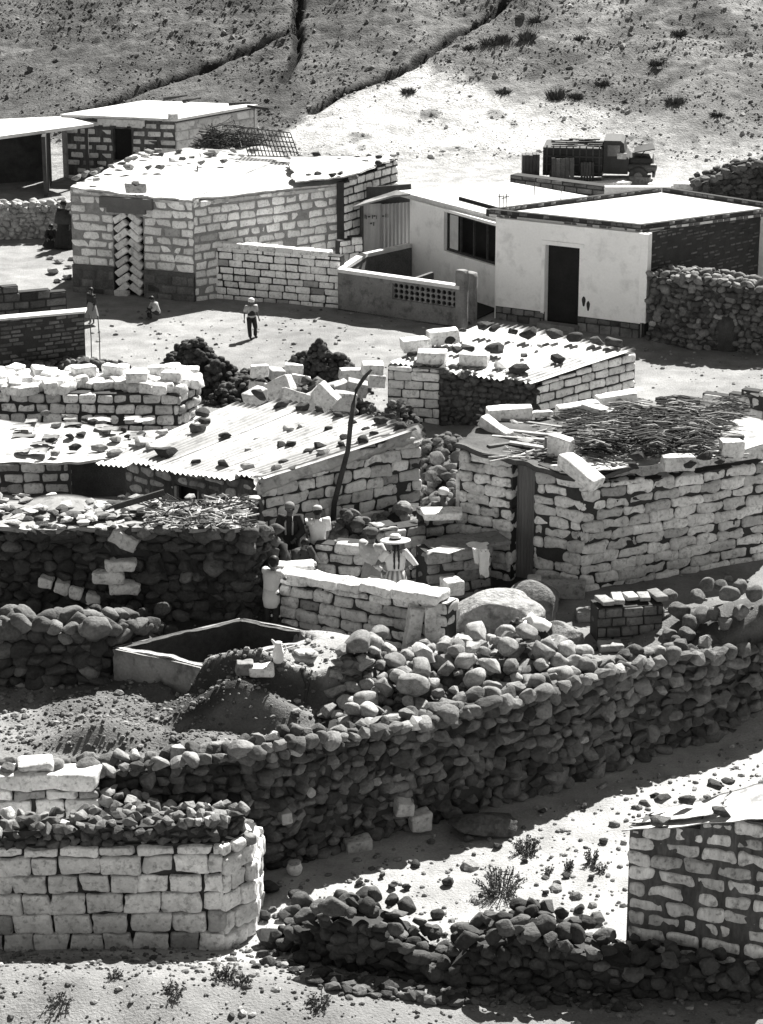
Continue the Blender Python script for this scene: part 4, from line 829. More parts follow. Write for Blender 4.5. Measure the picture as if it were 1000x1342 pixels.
roofrocks([(266, 545, 22, .55, 'r'), (268, 556, 20, .5, 'a'), (259, 567, 27, 1.1, 'a'), (212, 570, 20, 1.6, 'p'), (186, 585, 26, 1.7, 'p'), (198, 590, 20, 1.5, 'p'), (218, 600, 34, .5, 'a'), (256, 608, 19, .5, 'a'), (296, 576, 19, .5, 'a'), (294, 612, 20, .6, 'a'), (325, 616, 22, 1.6, 'p'), (338, 578, 13, 1.5, 'p'), (340, 523, 26, .6, 'a'), (368, 534, 24, .7, 'a'), (379, 565, 18, 1.7, 'p'), (381, 586, 19, .5, 'a'), (325, 592, 13, 1.6, 'p'), (369, 587, 17, .55, 'a'), (396, 562, 14, 1.4, 'p'), (398, 538, 22, .55, 'a'), (420, 540, 18, .8, 'a'), (431, 565, 13, .6, 'r'), (444, 548, 17, .5, 'a'), (452, 576, 14, .45, 'r'), (449, 586, 16, .55, 'a'), (418, 588, 18, .5, 'a'), (405, 594, 15, .6, 'a'), (424, 596, 20, 1.6, 'p'), (476, 580, 17, .45, 'r'), (479, 565, 13, .5, 'a'), (500, 556, 20, .7, 'a'), (372, 608, 14, 1., 'a'), (362, 616, 16, 1.4, 'p'), (526, 563, 19, .5, 'r'), (515, 548, 14, .8, 'a'), (462, 556, 12, .6, 'a'), (490, 570, 16, .7, 'a')], plK, 'on the long tin roof', 'stones on the long tin roof', fn=onK)
pb = gp(436, 722); zz = zat(pb, 484)
pts = []
for u, v in ((434, 728), (438, 660), (446, 628), (456, 590), (459, 560), (463, 530), (467, 510), (478, 494), (487, 484)):
    q_ = V(u - 500, F * CT + (671 - v) * ST, -F * ST + (671 - v) * CT); tt = (pb[1]) / q_[1]; pts.append(V(0, 0, H) + q_ * tt)
mb = MB(); tube(mb, pts, [.055, .05, .05, .045, .045, .04, .038, .035, .025], 8); tag(mb.build('crooked_pole', m_darkwood), 'tall crooked dark pole leaning in front of the long tin roof', 'pole')

# ================================================================== tin roofed house on the right
mL, mC, mR = G(508, 550), G(698, 562), G(832, 526)
zl, zc, zr = zat(mL, 480), zat(mC, 505), zat(mR, 460)
t = thing('tin_roof_house', mC, 'smaller block and stone house with tin roof below the tall doorway', 'house')
mm_ = mL + (mC - mL) * .36
mb = MB(); bwall(mb, mL, mm_, (zl, zl), bl=.46, bh=.2, gap=.02, rec=.03, tone=(.65, 1.0), dark=.05, rough=.014); mb.build('front_wall', [m_block, m_gap], t)
mb = MB(); bwall(mb, mC, mR, (zc, zr), bl=.5, bh=.2, gap=.025, rec=.035, tone=(.8, 1.1), dark=.03, rough=.014, rad=.045); mb.build('side_wall', [m_block, m_gap], t)
mb = MB(); swall(mb, [mm_ + V(0, -.1, 0), mC + V(0.05, -.08, 0)], [zl + .02, zc + .02], th=.4, size=.17, tone=(.4, .9), pale=.05, lv=1, kind='r', back=False); mb.build('stone_wall', [m_stone, m_gap], t)
q00, q10, q11, q01 = G(512, 474, zl + .05), G(692, 504, zc + .08), G(834, 457, zr + .08), G(640, 421, zr + .1)
mb = MB(); tin(mb, q00, q10, q11, q01, width=.6, pitch=.12, amp=.024, tone=(.75, 1.25), skew=.05, ny=10); mb.build('roof', m_tin, t)
mb = MB(); abox(mb, P3(mL, 0) + V(.1, .1, 0), P3(q01, 0), Z1, zl - .1, .2); abox(mb, P3(q01, 0), P3(mR, 0) + V(-.2, .1, 0), Z1, zr - .15, .2); mb.build('rear_wall', m_block_rough, t)
def onM(u, v): return PL(u, v, q00, q10, q11)
roofrocks([(635, 432, 25, .5, 'a'), (648, 434, 18, .5, 'a'), (672, 438, 17, .6, 'a'), (693, 442, 26, .45, 'a'), (727, 443, 25, .7, 'a'), (754, 448, 24, .5, 'r'), (783, 452, 24, 1.0, 'a'), (804, 455, 29, .8, 'a'), (732, 475, 23, .45, 'a'), (686, 468, 13, .6, 'a'), (649, 464, 30, .6, 'a'), (580, 447, 36, .9, 'b'), (544, 457, 34, .95, 'b'), (566, 474, 34, .95, 'b'), (599, 462, 18, .6, 'a'), (612, 460, 26, .5, 'a'), (622, 477, 32, .95, 'b'), (654, 484, 20, 1.7, 'p'), (588, 450, 20, .5, 'a'), (540, 468, 18, .5, 'a'), (680, 490, 30, .55, 'a'), (606, 436, 14, .8, 'a'), (708, 456, 11, 1.3, 'p')], None, 'on the tin roof below the doorway', 'stones and blocks on the right tin roof', fn=onM)

# rubble strip between the two tin roofs
mb = MB(); sp = [G(492, 560), G(560, 640), G(600, 706)]
heap(mb, G(520, 572), .6, .5, .75, .19, 150, 'a', 2, (.4, 1.1))
tag(mb.build('rubble_bank', [m_stone, m_gap]), 'small dark rubble bank at the right end of the long tin roof', 'rubble')
mb = MB(); heap(mb, G(588, 615), 1.1, 1.0, .65, .2, 300, 'r', 2, (.45, 1.2)); heap(mb, G(585, 655), .7, 1.2, .6, .24, 170, 'r', 2, (.5, 1.6))
tag(mb.build('rubble_bank', [m_stone, m_gap]), 'bank of dark rubble between the two tin roofed houses', 'rubble')
for i, (u, v, s_, tn) in enumerate([(573, 600, .19, 1.9), (603, 598, .22, 1.1), (575, 662, .2, 1.3), (620, 592, .17, .8), (565, 625, .18, .8)]):
    rock_obj('rounded_stone', G(u, v, Z1 + .75), (s_, s_ * .8, s_ * .8), tn, 'r', f'large round stone on the rubble bank between the tin roofs, {ORD[[1, 3, 2, 4, 0][i]]} from the left', 'stone', 'large stones on the rubble bank')

# ================================================================== hut with doorway and brush roof
oL, oC, oR = G(600, 748), G(760, 776), G(1015, 730)
t = thing('stone_hut', oC, 'hut of big weathered blocks with brushwood roof and dark doorway', 'hut')
zo = zat(oC, 634); ax = frame(oC - oL); nO = ax[1] if ax[1][1] < 0 else -ax[1]; h0, h1 = tpx(oL, oC, 668), tpx(oL, oC, 697); zto = zat(oL, 585)
kw = dict(bl=.46, bh=.195, gap=.016, rec=.045, rad=.05, rough=.03, tone=(.6, 1.1), dark=.03, warp=.1, jit=.03, cs=CS_NEAR, depth=.34)
mb = MB(); bwall(mb, oL, oC, (zto, zto - .1), holes=[(h0, h1, 0, zat(oL, 592))], **kw); mb.build('front_wall', [m_block_rough, m_gap], t)
kw['bl'] = .55
mb = MB(); bwall(mb, oC, oR, (zo - .05, zat(oR, 606)), **kw); mb.build('side_wall', [m_block_rough, m_gap], t)
mb = MB(); c = oL + ax[0] * (h0 + h1) / 2; gsheet(mb, P3(c, Z1) - nO * .22 - ax[0] * .2, P3(c, Z1) - nO * .22 + ax[0] * .2, P3(c, zto - .15) - nO * .22 + ax[0] * .2, P3(c, zto - .15) - nO * .22 - ax[0] * .2, 40, 4, .002, .01, 3, .5, 0, 3, corr=(.06, .008)); mb.build('door', m_gate, t)
mb = MB(); oB = G(870, 585, zo); oB2 = G(640, 560, zo); abox(mb, P3(oL, 0) + V(.1, .1, 0), P3(oB2, 0), Z1, zo - .2, .3); abox(mb, P3(oB2, 0), P3(oR, 0) + V(0, 1.9, 0), Z1, zo - .15, .3); mb.build('rear_wall', [m_block_rough], t)
zr_ = zo + .1
mb = MB(); gsheet(mb, P3(oL, zto + .06) + V(-.05, -.05, 0), P3(oC, zr_) + V(.0, -.08, 0), G(985, 560, zr_ + .15), G(655, 540, zr_ + .25), 30, 20, .03, .09, 3, .35, 0, 17, .02); mb.build('roof_bed', m_wood, t)
mb = MB(); gsheet(mb, P3(oC, zr_ + .08) + V(-.12, -.12, -.02), P3(oR, zr_ + .1) + V(.0, -.12, 0), P3(oR, zr_ + .3) + V(-.3, 1.1, 0), P3(oC, zr_ + .3) + V(-.25, 1.3, 0), 40, 12, .04, .02, 3, .95, 0, 18, .06); mb.build('roof_sheet', m_plastic, t)
mb = MB()                                            # twigs
for i in range(1400):
    u = R.uniform(752, 925) if i % 4 else R.uniform(845, 965); f_ = R.rand(); v = (542 + f_ * 40 - 10 * math.sin((u - 752) / 173 * 3.14) * (1 - f_)) if i % 4 else 530 + f_ * 28; v += 9 * math.sin(u * .09) + R.normal() * 3
    p = G(u, v, zr_ + .22 + .3 * math.sin(np.clip(f_, 0, 1) * 3.14)) ; a = R.normal() * .38 + .06; L_ = R.uniform(.2, .85); d = V(math.cos(a), math.sin(a), R.normal() * .07)
    tube(mb, [p - d * L_ / 2, p + V(0, 0, R.uniform(0, .05)), p + d * L_ / 2 - V(0, 0, R.uniform(0, .06))], R.uniform(.006, .014), 4, R.choice([.5, .9, 1.6, 5], p=[.4, .25, .2, .15]), cap=False)
mb.build('brushwood', m_twig, t)
mb = MB()
for i in range(420):
    u, v = R.uniform(640, 960), R.uniform(545, 600); p = G(u, v, zr_ + .2); a = R.normal() * .7; L_ = R.uniform(.15, .8); d = V(math.cos(a), math.sin(a), R.normal() * .1); tube(mb, [p - d * L_ / 2, p + d * L_ / 2], R.uniform(.008, .02), 4, R.choice([.6, 2, 6]), cap=False)
mb.build('stick_litter', m_twig, t)
for (u0, v0, u1, v1, wd, tn) in [(645, 572, 965, 594, .04, 1.6), (642, 562, 745, 573, .05, 1.6), (668, 580, 720, 588, .06, 1.5), (650, 548, 742, 561, .04, 1.2), (700, 592, 775, 580, .03, .6), (640, 585, 700, 577, .05, .5), (820, 535, 900, 560, .03, 1.6), (900, 560, 965, 578, .04, .5), (860, 572, 975, 572, .05, .4)]:
    mb = MB(); a, b = G(u0, v0, zr_ + .26), G(u1, v1, zr_ + .2); ab = frame(b - a); box(mb, (a + b) / 2, np.array([norm(b - a), ab[1], [0, 0, 1]]), (np.linalg.norm(b - a) / 2, wd, .022), tn); mb.build('plank', m_wood, t)
mb = MB(); c = G(715, 612, zo); tube(mb, [P3(c, zo - .15), P3(c, zo + .55)], .035, 6); mb.build('post', m_wood, t)
for i, (u, v, hx, hy, hz, yw, tx, ty, tn, lb) in enumerate([(668, 545, .42, .15, .12, .05, 0, -.05, 1.0, 'long pale block at the left end of the brushwood roof'), (757, 541, .38, .16, .13, .25, 0, -.1, .95, 'pale block lying flat behind the brushwood, left of two'), (808, 527, .38, .16, .12, .2, 0, -.12, 1.0, 'pale block lying flat behind the brushwood, right of two'), (793, 545, .42, .14, .1, -.45, .1, .18, .95, 'pale elongated block lying aslant on the brushwood'), (650, 565, .32, .12, .09, -.7, 0, .35, .8, 'pale block tipping over the left corner of the brush roof'), (762, 622, .42, .16, .12, -.75, .15, .42, 1.0, 'big white block sliding off the hut corner above the side wall'), (735, 590, .2, .14, .2, -.5, 0, .1, .9, 'upright pale block on the hut roof above the doorway'), (711, 545, .2, .08, .05, .3, 0, 0, 1.1, 'small flat white block between the two planks on the hut'), (958, 590, .2, .16, .14, .1, 0, 0, 1., 'pale square block at the right end of the brush roof'), (888, 610, .28, .15, .13, .1, 0, 0, .8, 'greyish block on the right part of the hut wall top')]):
    block_obj('roof_block', G(u, v, zr_ + (.28 if i not in (5, 9) else .1)) + V(0, 0, .05), (hx, hy, hz), yw, tn, lb, 'block', None, (tx, ty))
zs = zr_ + .2
roofrocks([(777, 600, 20, .5, 'a'), (804, 612, 10, .6, 'a'), (835, 602, 22, .5, 'a'), (831, 614, 18, .45, 'a'), (815, 592, 14, .9, 'a'), (852, 598, 12, .6, 'a'), (905, 612, 20, .5, 'a'), (925, 603, 22, .6, 'a'), (944, 608, 16, .5, 'a'), (868, 590, 12, .7, 'a'), (893, 594, 16, .5, 'a'), (800, 583, 18, 1., 'r'), (760, 598, 10, .6, 'a')], None, 'on the pale sheet edging the hut roof', 'stones on the hut roof sheet', fn=lambda u, v: G(u, v, zs))
roofrocks([(655, 575, 20, .6, 'a'), (676, 560, 22, 1.2, 'p'), (690, 585, 26, 1.4, 'p'), (712, 580, 20, .8, 'a'), (725, 600, 18, 1.4, 'p'), (740, 570, 15, .6, 'a'), (700, 565, 18, 1.2, 'p'), (780, 560, 16, 1.2, 'p'), (900, 545, 22, .5, 'a'), (917, 556, 24, .6, 'a'), (935, 570, 22, .9, 'a'), (885, 535, 15, .5, 'a'), (866, 528, 16, .4, 'a'), (950, 560, 15, 1.2, 'p')], None, 'among the planks and brushwood of the hut roof', 'stones among the brushwood', fn=lambda u, v: G(u, v, zr_ + .15))
# pale walls beyond the hut
mb = MB(); A, B = G(862, 575), G(1015, 600); bwall(mb, A, B, (zat(A, 524), zat(B, 508)), bl=.5, bh=.26, gap=.03, tone=(.7, 1.1), rad=.06, rough=.025, warp=.14, ragged=.1); tag(mb.build('broken_block_wall', [m_block_rough, m_gap]), 'low broken wall of pale blocks at the right edge behind the hut', 'wall')
# rubble pile against the brick side wall
mb = MB(); _a, _b, _c = G(846, 446), G(905, 458), G(1030, 466); swall(mb, [_a, _b, _c], [zat(_a, 358), zat(_b, 362), zat(_c, 382)], th=1.0, size=.2, kind='m', tone=(.5, 1.6), lv=1); tag(mb.build('rubble_heap', [m_stone, m_gap]), 'tall dark heap of field stones against the brick side wall', 'rubble')
mb = MB(); p = G(952, 458); tube(mb, [p + V(0, 0, -.02), p + V(0, 0, .02), p + V(0, 0, .7), p + V(0, 0, .86)], [.26, .3, .3, .24], 18); tag(mb.build('iron_drum', m_iron), 'dark round drum standing before the rubble heap at right', 'drum')
# ================================================================== courtyard
def wallthing(name, label, A, B, vt, mats, part='blocks', **k):
    t = thing(name, A, label, 'wall'); mb = MB(); bwall(mb, A, B, (zat(A, vt[0]), zat(B, vt[1])), **k); mb.build(part, mats, t); return t
RB = dict(bl=.46, bh=.2, gap=.018, rec=.045, rad=.05, rough=.02, warp=.12, jit=.03, cs=CS_NEAR)
qA, qB = G(366, 816), G(584, 862)
t = wallthing('courtyard_wall', 'low block wall with sunlit top in front of the women', qA, qB, (764, 792), [m_block_rough, m_gap], tone=(.65, 1.0), dark=.08, depth=.4, **RB)
mb = MB(); ax = frame(qB - qA); L = np.linalg.norm(qB - qA); x = .1
while x < L - .1:
    ln = R.uniform(.4, .62); c = qA + ax[0] * min(x + ln / 2, L - .2); block(mb, P3(c, zat(c, 764 + 28 * x / L) + .05) + V(-.05, .2, 0), rotm(R.uniform(-.06, .06), R.uniform(-.06, .06), R.uniform(-.08, .08)) @ ax, (ln / 2, .22, .085), R.uniform(.85, 1.15), 0, .05, .02, CS_NEAR, .14); x += ln
mb.build('coping', m_block_rough, t)
t = wallthing('short_wall', 'short wall of pale blocks beside the white shirted youth', G(412, 772), G(484, 778), (716, 708), [m_block_rough, m_gap], tone=(.75, 1.05), dark=.03, depth=.35, **RB)
wallthing('stepped_wall', 'stepped wall of rough blocks right behind the hatted woman', G(496, 775), G(560, 764), (692, 686), [m_block_rough, m_gap], tone=(.45, .95), depth=.4, **RB)
wallthing('courtyard_back_wall', 'dark block wall joining the hut pillar behind the stone bench', G(556, 756), G(612, 748), (668, 676), [m_block_rough, m_gap], tone=(.5, .8), depth=.4, **RB)
block_obj('wall_block', G(580, 672, zat(G(580, 754), 668)) + V(0, 0, -.02), (.36, .2, .07), .1, 1.2, 'sunlit white slab on top of the wall left of the hut pillar', 'block')
tb_ = G(560, 790); t = thing('stone_bench', tb_, 'dark block bench carrying a white slab beside the hut door', 'bench')
bA, bB = G(560, 790), G(645, 778); zt_ = zat(bA, 726)
mb = MB(); bwall(mb, bA, bB, (zt_, zt_), tone=(.25, .5), dark=0, depth=.55, **RB); mb.build('base', [m_block_rough, m_gap], t)
mb = MB(); ax = frame(bB - bA); block(mb, P3(bA, zt_ + .02) + ax[0] * .75 + V(0, .3, 0), ax, (.72, .32, .035), .32, 0, .02, .004, CS_MID, .03); mb.build('top', m_block_rough, t)
mb = MB(); p = G(582, 719, zt_ + .075); gsheet(mb, p + V(-.3, -.1, 0), p + V(.08, -.24, 0), p + V(.36, 0, 0), p + V(-.02, .2, 0), 8, 6, .006, .015, 4, 1.1); tag(mb.build('white_board', m_roofpl), 'brilliant white square board lying on the stone bench', 'board')
mb = MB(); p = G(628, 716, zt_ + .08)
gsheet(mb, p + V(-.22, .1, 0), p + V(.14, .12, 0), p + V(.15, -.2, .02), p + V(-.1, -.22, .01), 10, 8, .035, .012, 9, 1., 0, 33, .08); gsheet(mb, p + V(.16, -.27, -.5), p + V(.0, -.26, -.42), p + V(-.03, -.2, .02), p + V(.17, -.18, .02), 8, 12, .02, .012, 12, .9, 0, 34, .08); gsheet(mb, p + V(-.02, -.29, -.24), p + V(-.09, -.29, -.2), p + V(-.13, -.2, .02), p + V(-.02, -.2, .02), 6, 8, .02, .012, 12, .9, 0, 35, .08)
tag(mb.build('draped_cloth', m_clothw), 'white cloth hanging over the edge of the stone bench', 'cloth')
block_obj('standing_slab', gp(541, 856) + V(0, 0, .4), (.12, .14, .42), .2, .85, 'upright stone slab leaning at the end of the courtyard wall, left one', 'slab', tilt=(0, .14), mat=m_block_rough)
block_obj('standing_slab', gp(569, 856) + V(0, 0, .42), (.17, .16, .43), .1, .9, 'broad upright stone slab at the end of the courtyard wall, right one', 'slab', tilt=(0, 0), mat=m_block_rough)
block_obj('fallen_block', gp(592, 800) + V(0, 0, .45), (.16, .18, .13), .4, .95, 'pale block resting between the upright slab and the boulder', 'block', mat=m_block_rough)
rock_obj('dark_stone', gp(592, 815) + V(0, 0, .3), (.17, .15, .13), .5, 'a', 'dark angular stone beneath the pale block beside the boulder', 'stone')
# boulders
def boulder(u, v, half, tn, label, seed, mat=m_boulder):
    v_, f_ = rockshape(4, 9, .62, .9, .05, seed); rr_ = np.random.RandomState(seed)
    for fr in (7, 13, 24): v_ = v_ * (1 + .05 * (5 / fr) * np.sin(v_ @ (norm(rr_.normal(size=3)) * fr) + 1) * np.cos(v_ @ (norm(rr_.normal(size=3)) * fr)))[:, None]; mb = MB(); mb.add(v_ * half, [f_], tn); p = gp(u, v); o = mb.build('boulder', mat); o.location = tuple(p + V(0, 0, half[2] * .55)); return tag(o, label, 'boulder')
boulder(654, 838, V(.85, .7, .55), 1.3, 'largest pale boulder in the courtyard before the hut doorway', 5)
boulder(700, 820, V(.5, .5, .5), .7, 'darker boulder wedged behind the largest boulder', 8)
boulder(728, 848, V(.46, .35, .28), .8, 'low flat boulder behind the crouching child', 9)
boulder(640, 1090, V(.6, .35, .2), .4, 'dark flat boulder bedded at the foot of the long stone wall', 12)
boulder(1000, 1160, V(.4, .3, .2), .8, 'grey boulder at the right edge behind the roof corner', 14) if False else None
# stack of bricks
sA, sB = G(783, 842), G(868, 836); t = thing('block_stack', sA, 'square dark stack of blocks with pale top before the hut side wall', 'block stack')
mb = MB(); bwall(mb, sA, sB, (zat(sA, 796), zat(sB, 793)), tone=(.14, .3), dark=0, depth=.5, bl=.3, bh=.17, gap=.02, rec=.03, rad=.02, cs=CS_MID); mb.build('courses', [m_block_rough, m_gap], t)
mb = MB(); ax = frame(sB - sA)
for k in range(5): c = sA + ax[0] * (.12 + k * .23); block(mb, P3(c, zat(sA, 796) + .04) + V(0, .25 + R.uniform(-.08, .08), 0), rotm(R.uniform(-.3, .3)) @ ax, (.1, R.uniform(.12, .24), .04), R.uniform(.25, .8), 0, .02, .01, CS_MID, .08)
mb.build('top_blocks', m_block_rough, t)
for i, (u, v, hx, hz, tn, lb) in enumerate([(735, 782, .42, .14, .45, 'long dark block under the hut corner'), (700, 778, .12, .16, .8, 'small pale curved slab beside the hut doorway'), (770, 812, .2, .1, .35, 'dark block left of the square block stack'), (800, 852, .2, .07, .4, 'dark flat block in front of the square block stack')]):
    block_obj('loose_block', gp(u, v) + V(0, 0, hz), (hx, .16, hz), R.uniform(-.2, .2), tn, lb, 'block', mat=m_block_rough)
items = [(822, 808, 26), (818, 790, 20), (838, 800, 30), (857, 788, 22), (870, 800, 34), (885, 815, 30), (900, 805, 30), (915, 800, 26), (893, 790, 24), (935, 790, 30), (950, 800, 26), (930, 812, 24), (880, 828, 26), (857, 826, 22), (866, 835, 20), (905, 776, 26), (948, 778, 26), (790, 780, 0), (968, 790, 28), (985, 800, 28), (925, 775, 20)]
items = sorted([i for i in items if i[2]], key=lambda q: q[0])
for i, (u, v, w_) in enumerate(items):
    p = gp(u + 20, v + 16); s_ = w_ / 80 / 2; rock_obj('rounded_stone', p + V(0, 0, s_ * .75 + (.22 if v < 800 else .05)), (s_ * 1.05, s_ * .9, s_ * .85), R.uniform(1., 1.9), 'r', f'pale rounded stone heaped beside the hut side wall, {ordn(i)} from the left', 'stone', 'rounded stones beside the hut')
# rocks behind the people and at the left of the courtyard
mb = MB(); heap(mb, G(462, 738), .62, .45, .95, .24, 120, 'r', 2, (.5, 1.3)); tag(mb.build('rubble_heap', [m_stone, m_gap]), 'dark rubble heap behind the youth in white shirt', 'rubble')
mb = MB(); heap(mb, G(520, 712), .6, .5, .7, .26, 70, 'r', 2, (1., 2.4)); tag(mb.build('rubble_heap', [m_stone, m_gap]), 'greyish rubble heap behind the woman in hat', 'rubble')
its = [(322, 735, 24, 1.6), (338, 728, 24, 1.5), (327, 716, 22, 1.6), (352, 716, 20, 1.4), (345, 708, 18, .6), (361, 724, 22, 1.3), (310, 745, 22, .8), (300, 735, 22, .7), (331, 748, 20, .8), (572, 668, 26, 1.5), (598, 662, 22, .9), (562, 680, 22, 1.8), (545, 690, 24, 1.3)]
for i, (u, v, w_, tn) in enumerate(sorted(its)):
    left = u < 400; s_ = w_ / 70 / 2; p = G(u, v, Z1 + (.75 if left else 1.0)); rock_obj('rounded_stone', p, (s_ * 1.1, s_, s_ * .8), tn, 'r', (f'stone heaped left of the seated people, {ordn(i)} from the left' if left else f'rounded stone on the wall behind the hatted woman, {ordn(i - 9)} from the left'), 'stone', 'stones heaped left of the seated people' if left else 'stones on the courtyard wall')
mb = MB(); heap(mb, G(330, 785), .6, .5, .75, .24, 110, 'r', 2, (.4, 1.)); tag(mb.build('rubble_heap', [m_stone, m_gap]), 'dark rubble mass left of the seated people', 'rubble')

# ================================================================== dark stone building at left with debris roof
rA, rB = G(-60, 812), G(330, 815); rC = G(372, 790); zr0 = zat(G(200, 812), 690)
t = thing('stone_shelter', rB, 'dark stone shelter at left with a flat roof of bright debris', 'shelter')
mb = MB(); swall(mb, [rA, G(130, 815), rB, rC], [zr0, zr0, zr0 - .05, zr0 - .3], th=.5, size=.26, tone=(.35, .8), pale=.03, kind='m'); mb.build('wall', [m_stone, m_gap], t)
mb = MB(); zq = zr0 + .02; gsheet(mb, G(-60, 690, zq), G(322, 692, zq), G(318, 655, zq + .08), G(-60, 652, zq + .08), 50, 10, .05, .08, 2.5, .55, 0, 5, .02); mb.build('roof', m_plastic, t)
mb = MB(); abox(mb, P3(G(-60, 658, zr0), 0), P3(G(320, 660, zr0), 0), Z1, zr0 - .1, .2); mb.build('rear_wall', m_gap, t)
for (u, v, hx, yw, tn) in [(161, 737, .36, .02, 1.), (145, 752, .34, 0, 1.05), (166, 767, .36, -.03, 1.)]:
    p = G(u, 811); mb = MB(); block(mb, P3(p, zat(p, v)) + V(0, -.12, 0), rotm(yw, .05), (hx * .75, .15, .1), tn, 0, .05, .02, CS_NEAR, .14); mb.build('pale_block', m_block_rough, t)
for k, (u, v) in enumerate([(64, 760), (84, 765), (103, 773), (124, 781)]):
    p = G(u, 811); mb = MB(); block(mb, P3(p, zat(p, v)) + V(0, -.1, 0), rotm(0, 0, .25), (.12, .15, .1), R.uniform(.75, 1), 0, .04, .02, CS_NEAR, .12); mb.build('pale_block', m_block_rough, t)
p = G(168, 811); mb = MB(); block(mb, P3(p, zat(p, 705)) + V(0, -.1, 0), rotm(0, 0, .5), (.25, .15, .14), .7, 0, .05, .02, CS_NEAR, .14); mb.build('pale_block', m_block_rough, t)
nn = 0; lst = []; shl = []
for k in range(160):
    u, f_ = R.uniform(-20, 335), R.rand(); v = 650 + 42 * f_; lst.append((u, v, R.uniform(7, 22), R.choice([.5, .8, 1.5, 2.2, 2.8])))
lst.sort()
for i, (u, v, w_, tn) in enumerate(lst):
    p = G(u, v, zr0 + .1); s_ = w_ / 70 / 2; pale = tn > 1
    o = rock_obj('roof_stone', p, (s_ * 1.3, s_, s_ * .45), tn if not pale else tn * .7, 'a', f'{"pale" if pale else "dark"} flat stone lying in the debris on the dark shelter roof', 'stone', f'{"pale" if pale else "dark"} stones on the shelter roof', mat=m_pale_stone if pale else None); shl.append(o); o['group'] = 'stones on the shelter roof'
gridlab(shl, 4, lambda o: ('pale' if o.data.materials[0] == m_pale_stone else 'dark') + ' flat stone', 'on the dark shelter roof')
mb = MB()
for i in range(260):
    u, v = R.uniform(190, 335), R.uniform(652, 690); p = G(u, v, zr0 + .16); a = R.uniform(0, 3.1); L_ = R.uniform(.1, .35); d = V(math.cos(a), math.sin(a) * .6, R.normal() * .2)
    tube(mb, [p - d * L_ / 2, p + d * L_ / 2], R.uniform(.006, .016), 4, R.choice([.5, 1, 6]), cap=False)
tag(mb.build('twig_litter', m_twig), 'litter of dry twigs strewn over the dark shelter roof', 'twigs', kind='stuff')
mb = MB(); a = G(163, 655, zr0 + .3); box(mb, a + V(.25, 0, .0), rotm(.2, 0, -.25), (.45, .03, .05)); tag(mb.build('dark_plank', m_darkwood), 'dark plank lying in front of the tin roof house wall', 'plank')

# lower rounded stone wall at left
mb = MB(); A, B, C_ = G(-60, 905), G(130, 900), G(205, 868)
swall(mb, [A, B, C_], [zat(A, 812), zat(B, 822), zat(C_, 812)], th=.6, size=.27, kind='r', tone=(.45, 1.1), pale=.05, lv=2); tag(mb.build('stone_wall', [m_stone, m_gap]), 'low wall of round stones at the left edge beside the tank', 'wall')
its = []
for k in range(26): its.append((R.uniform(120, 225), R.uniform(775, 815), R.uniform(.1, .2), R.uniform(.45, 1.1)))
tum = []
for (u, v, s_, tn) in its:
    f_ = (815 - v) / 40; p = G(u, 850 - 10 * f_) + V(0, 0, .12 + .45 * f_); tum.append(rock_obj('tumbled_stone', p, (s_, s_ * .85, s_ * .75), tn, 'r', 'tumbled stone in the dark slope between shelter and tank', 'stone', 'tumbled stones between shelter and tank'))
gridlab(tum, 4, lambda o: 'tumbled stone', 'between the shelter and the tank')
# ---- tank
zt_ = Z1 + .55; tL, tF, tR = G(150, 848, zt_), G(266, 872, zt_), G(432, 833, zt_); tB = tL + (tR - tF)
t = thing('water_tank', P3(tF, Z1), 'open concrete tank with pale rim and black inside', 'tank')
def offp(P_, d):
    n = len(P_); o = []; 
    for i in range(n):
        a, b, c = P_[i - 1], P_[i], P_[(i + 1) % n]; e1_, e2_ = norm((b - a)[:2]), norm((c - b)[:2]); n1_, n2_ = V(-e1_[1], e1_[0]), V(-e2_[1], e2_[0]); m_ = norm(n1_ + n2_); k_ = d / max(.3, np.dot(m_, n1_)); o.append(V(b[0] + m_[0] * k_, b[1] + m_[1] * k_, b[2]))
    return o
O_ = [tF, tR, tB, tL]; I_ = offp(O_, .10); mb = MB(); n = 4
def lower(Q, z): return [P3(p, z) for p in Q]
ring = []
for i in range(4):
    a, b, c, d = O_[i], O_[(i + 1) % 4], I_[(i + 1) % 4], I_[i]
    nn_ = 14; gsheet(mb, a, b, c, d, nn_ * 3, 3, .02, .03, 6, 1.05 if i in (0, 3) else .22, 0, 20 + i)  # back edges toned down to paint a shadow across them
mb.build('rim', M('dirty_cement', .4, .25, 2.5, 24, .6, stain=.6), t)
mb = MB()
for i in range(4):
    a, b, c, d = O_[i], O_[(i + 1) % 4], I_[(i + 1) % 4], I_[i]
    gsheet(mb, P3(a, Z1 - .2), P3(b, Z1 - .2), P3(b, zt_ - .015), P3(a, zt_ - .015), 24, 8, .025, .05, 3, 1.4, 0, 60 + i)
mb.build('outer_face', m_concrete, t)
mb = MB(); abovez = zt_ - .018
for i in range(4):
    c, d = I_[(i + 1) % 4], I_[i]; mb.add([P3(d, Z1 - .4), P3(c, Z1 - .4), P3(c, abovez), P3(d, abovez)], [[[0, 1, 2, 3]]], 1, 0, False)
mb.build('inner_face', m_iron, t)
mb = MB(); slab(mb, [P3(p, Z1 - .3) for p in I_], .05); mb.build('floor', m_black, t)
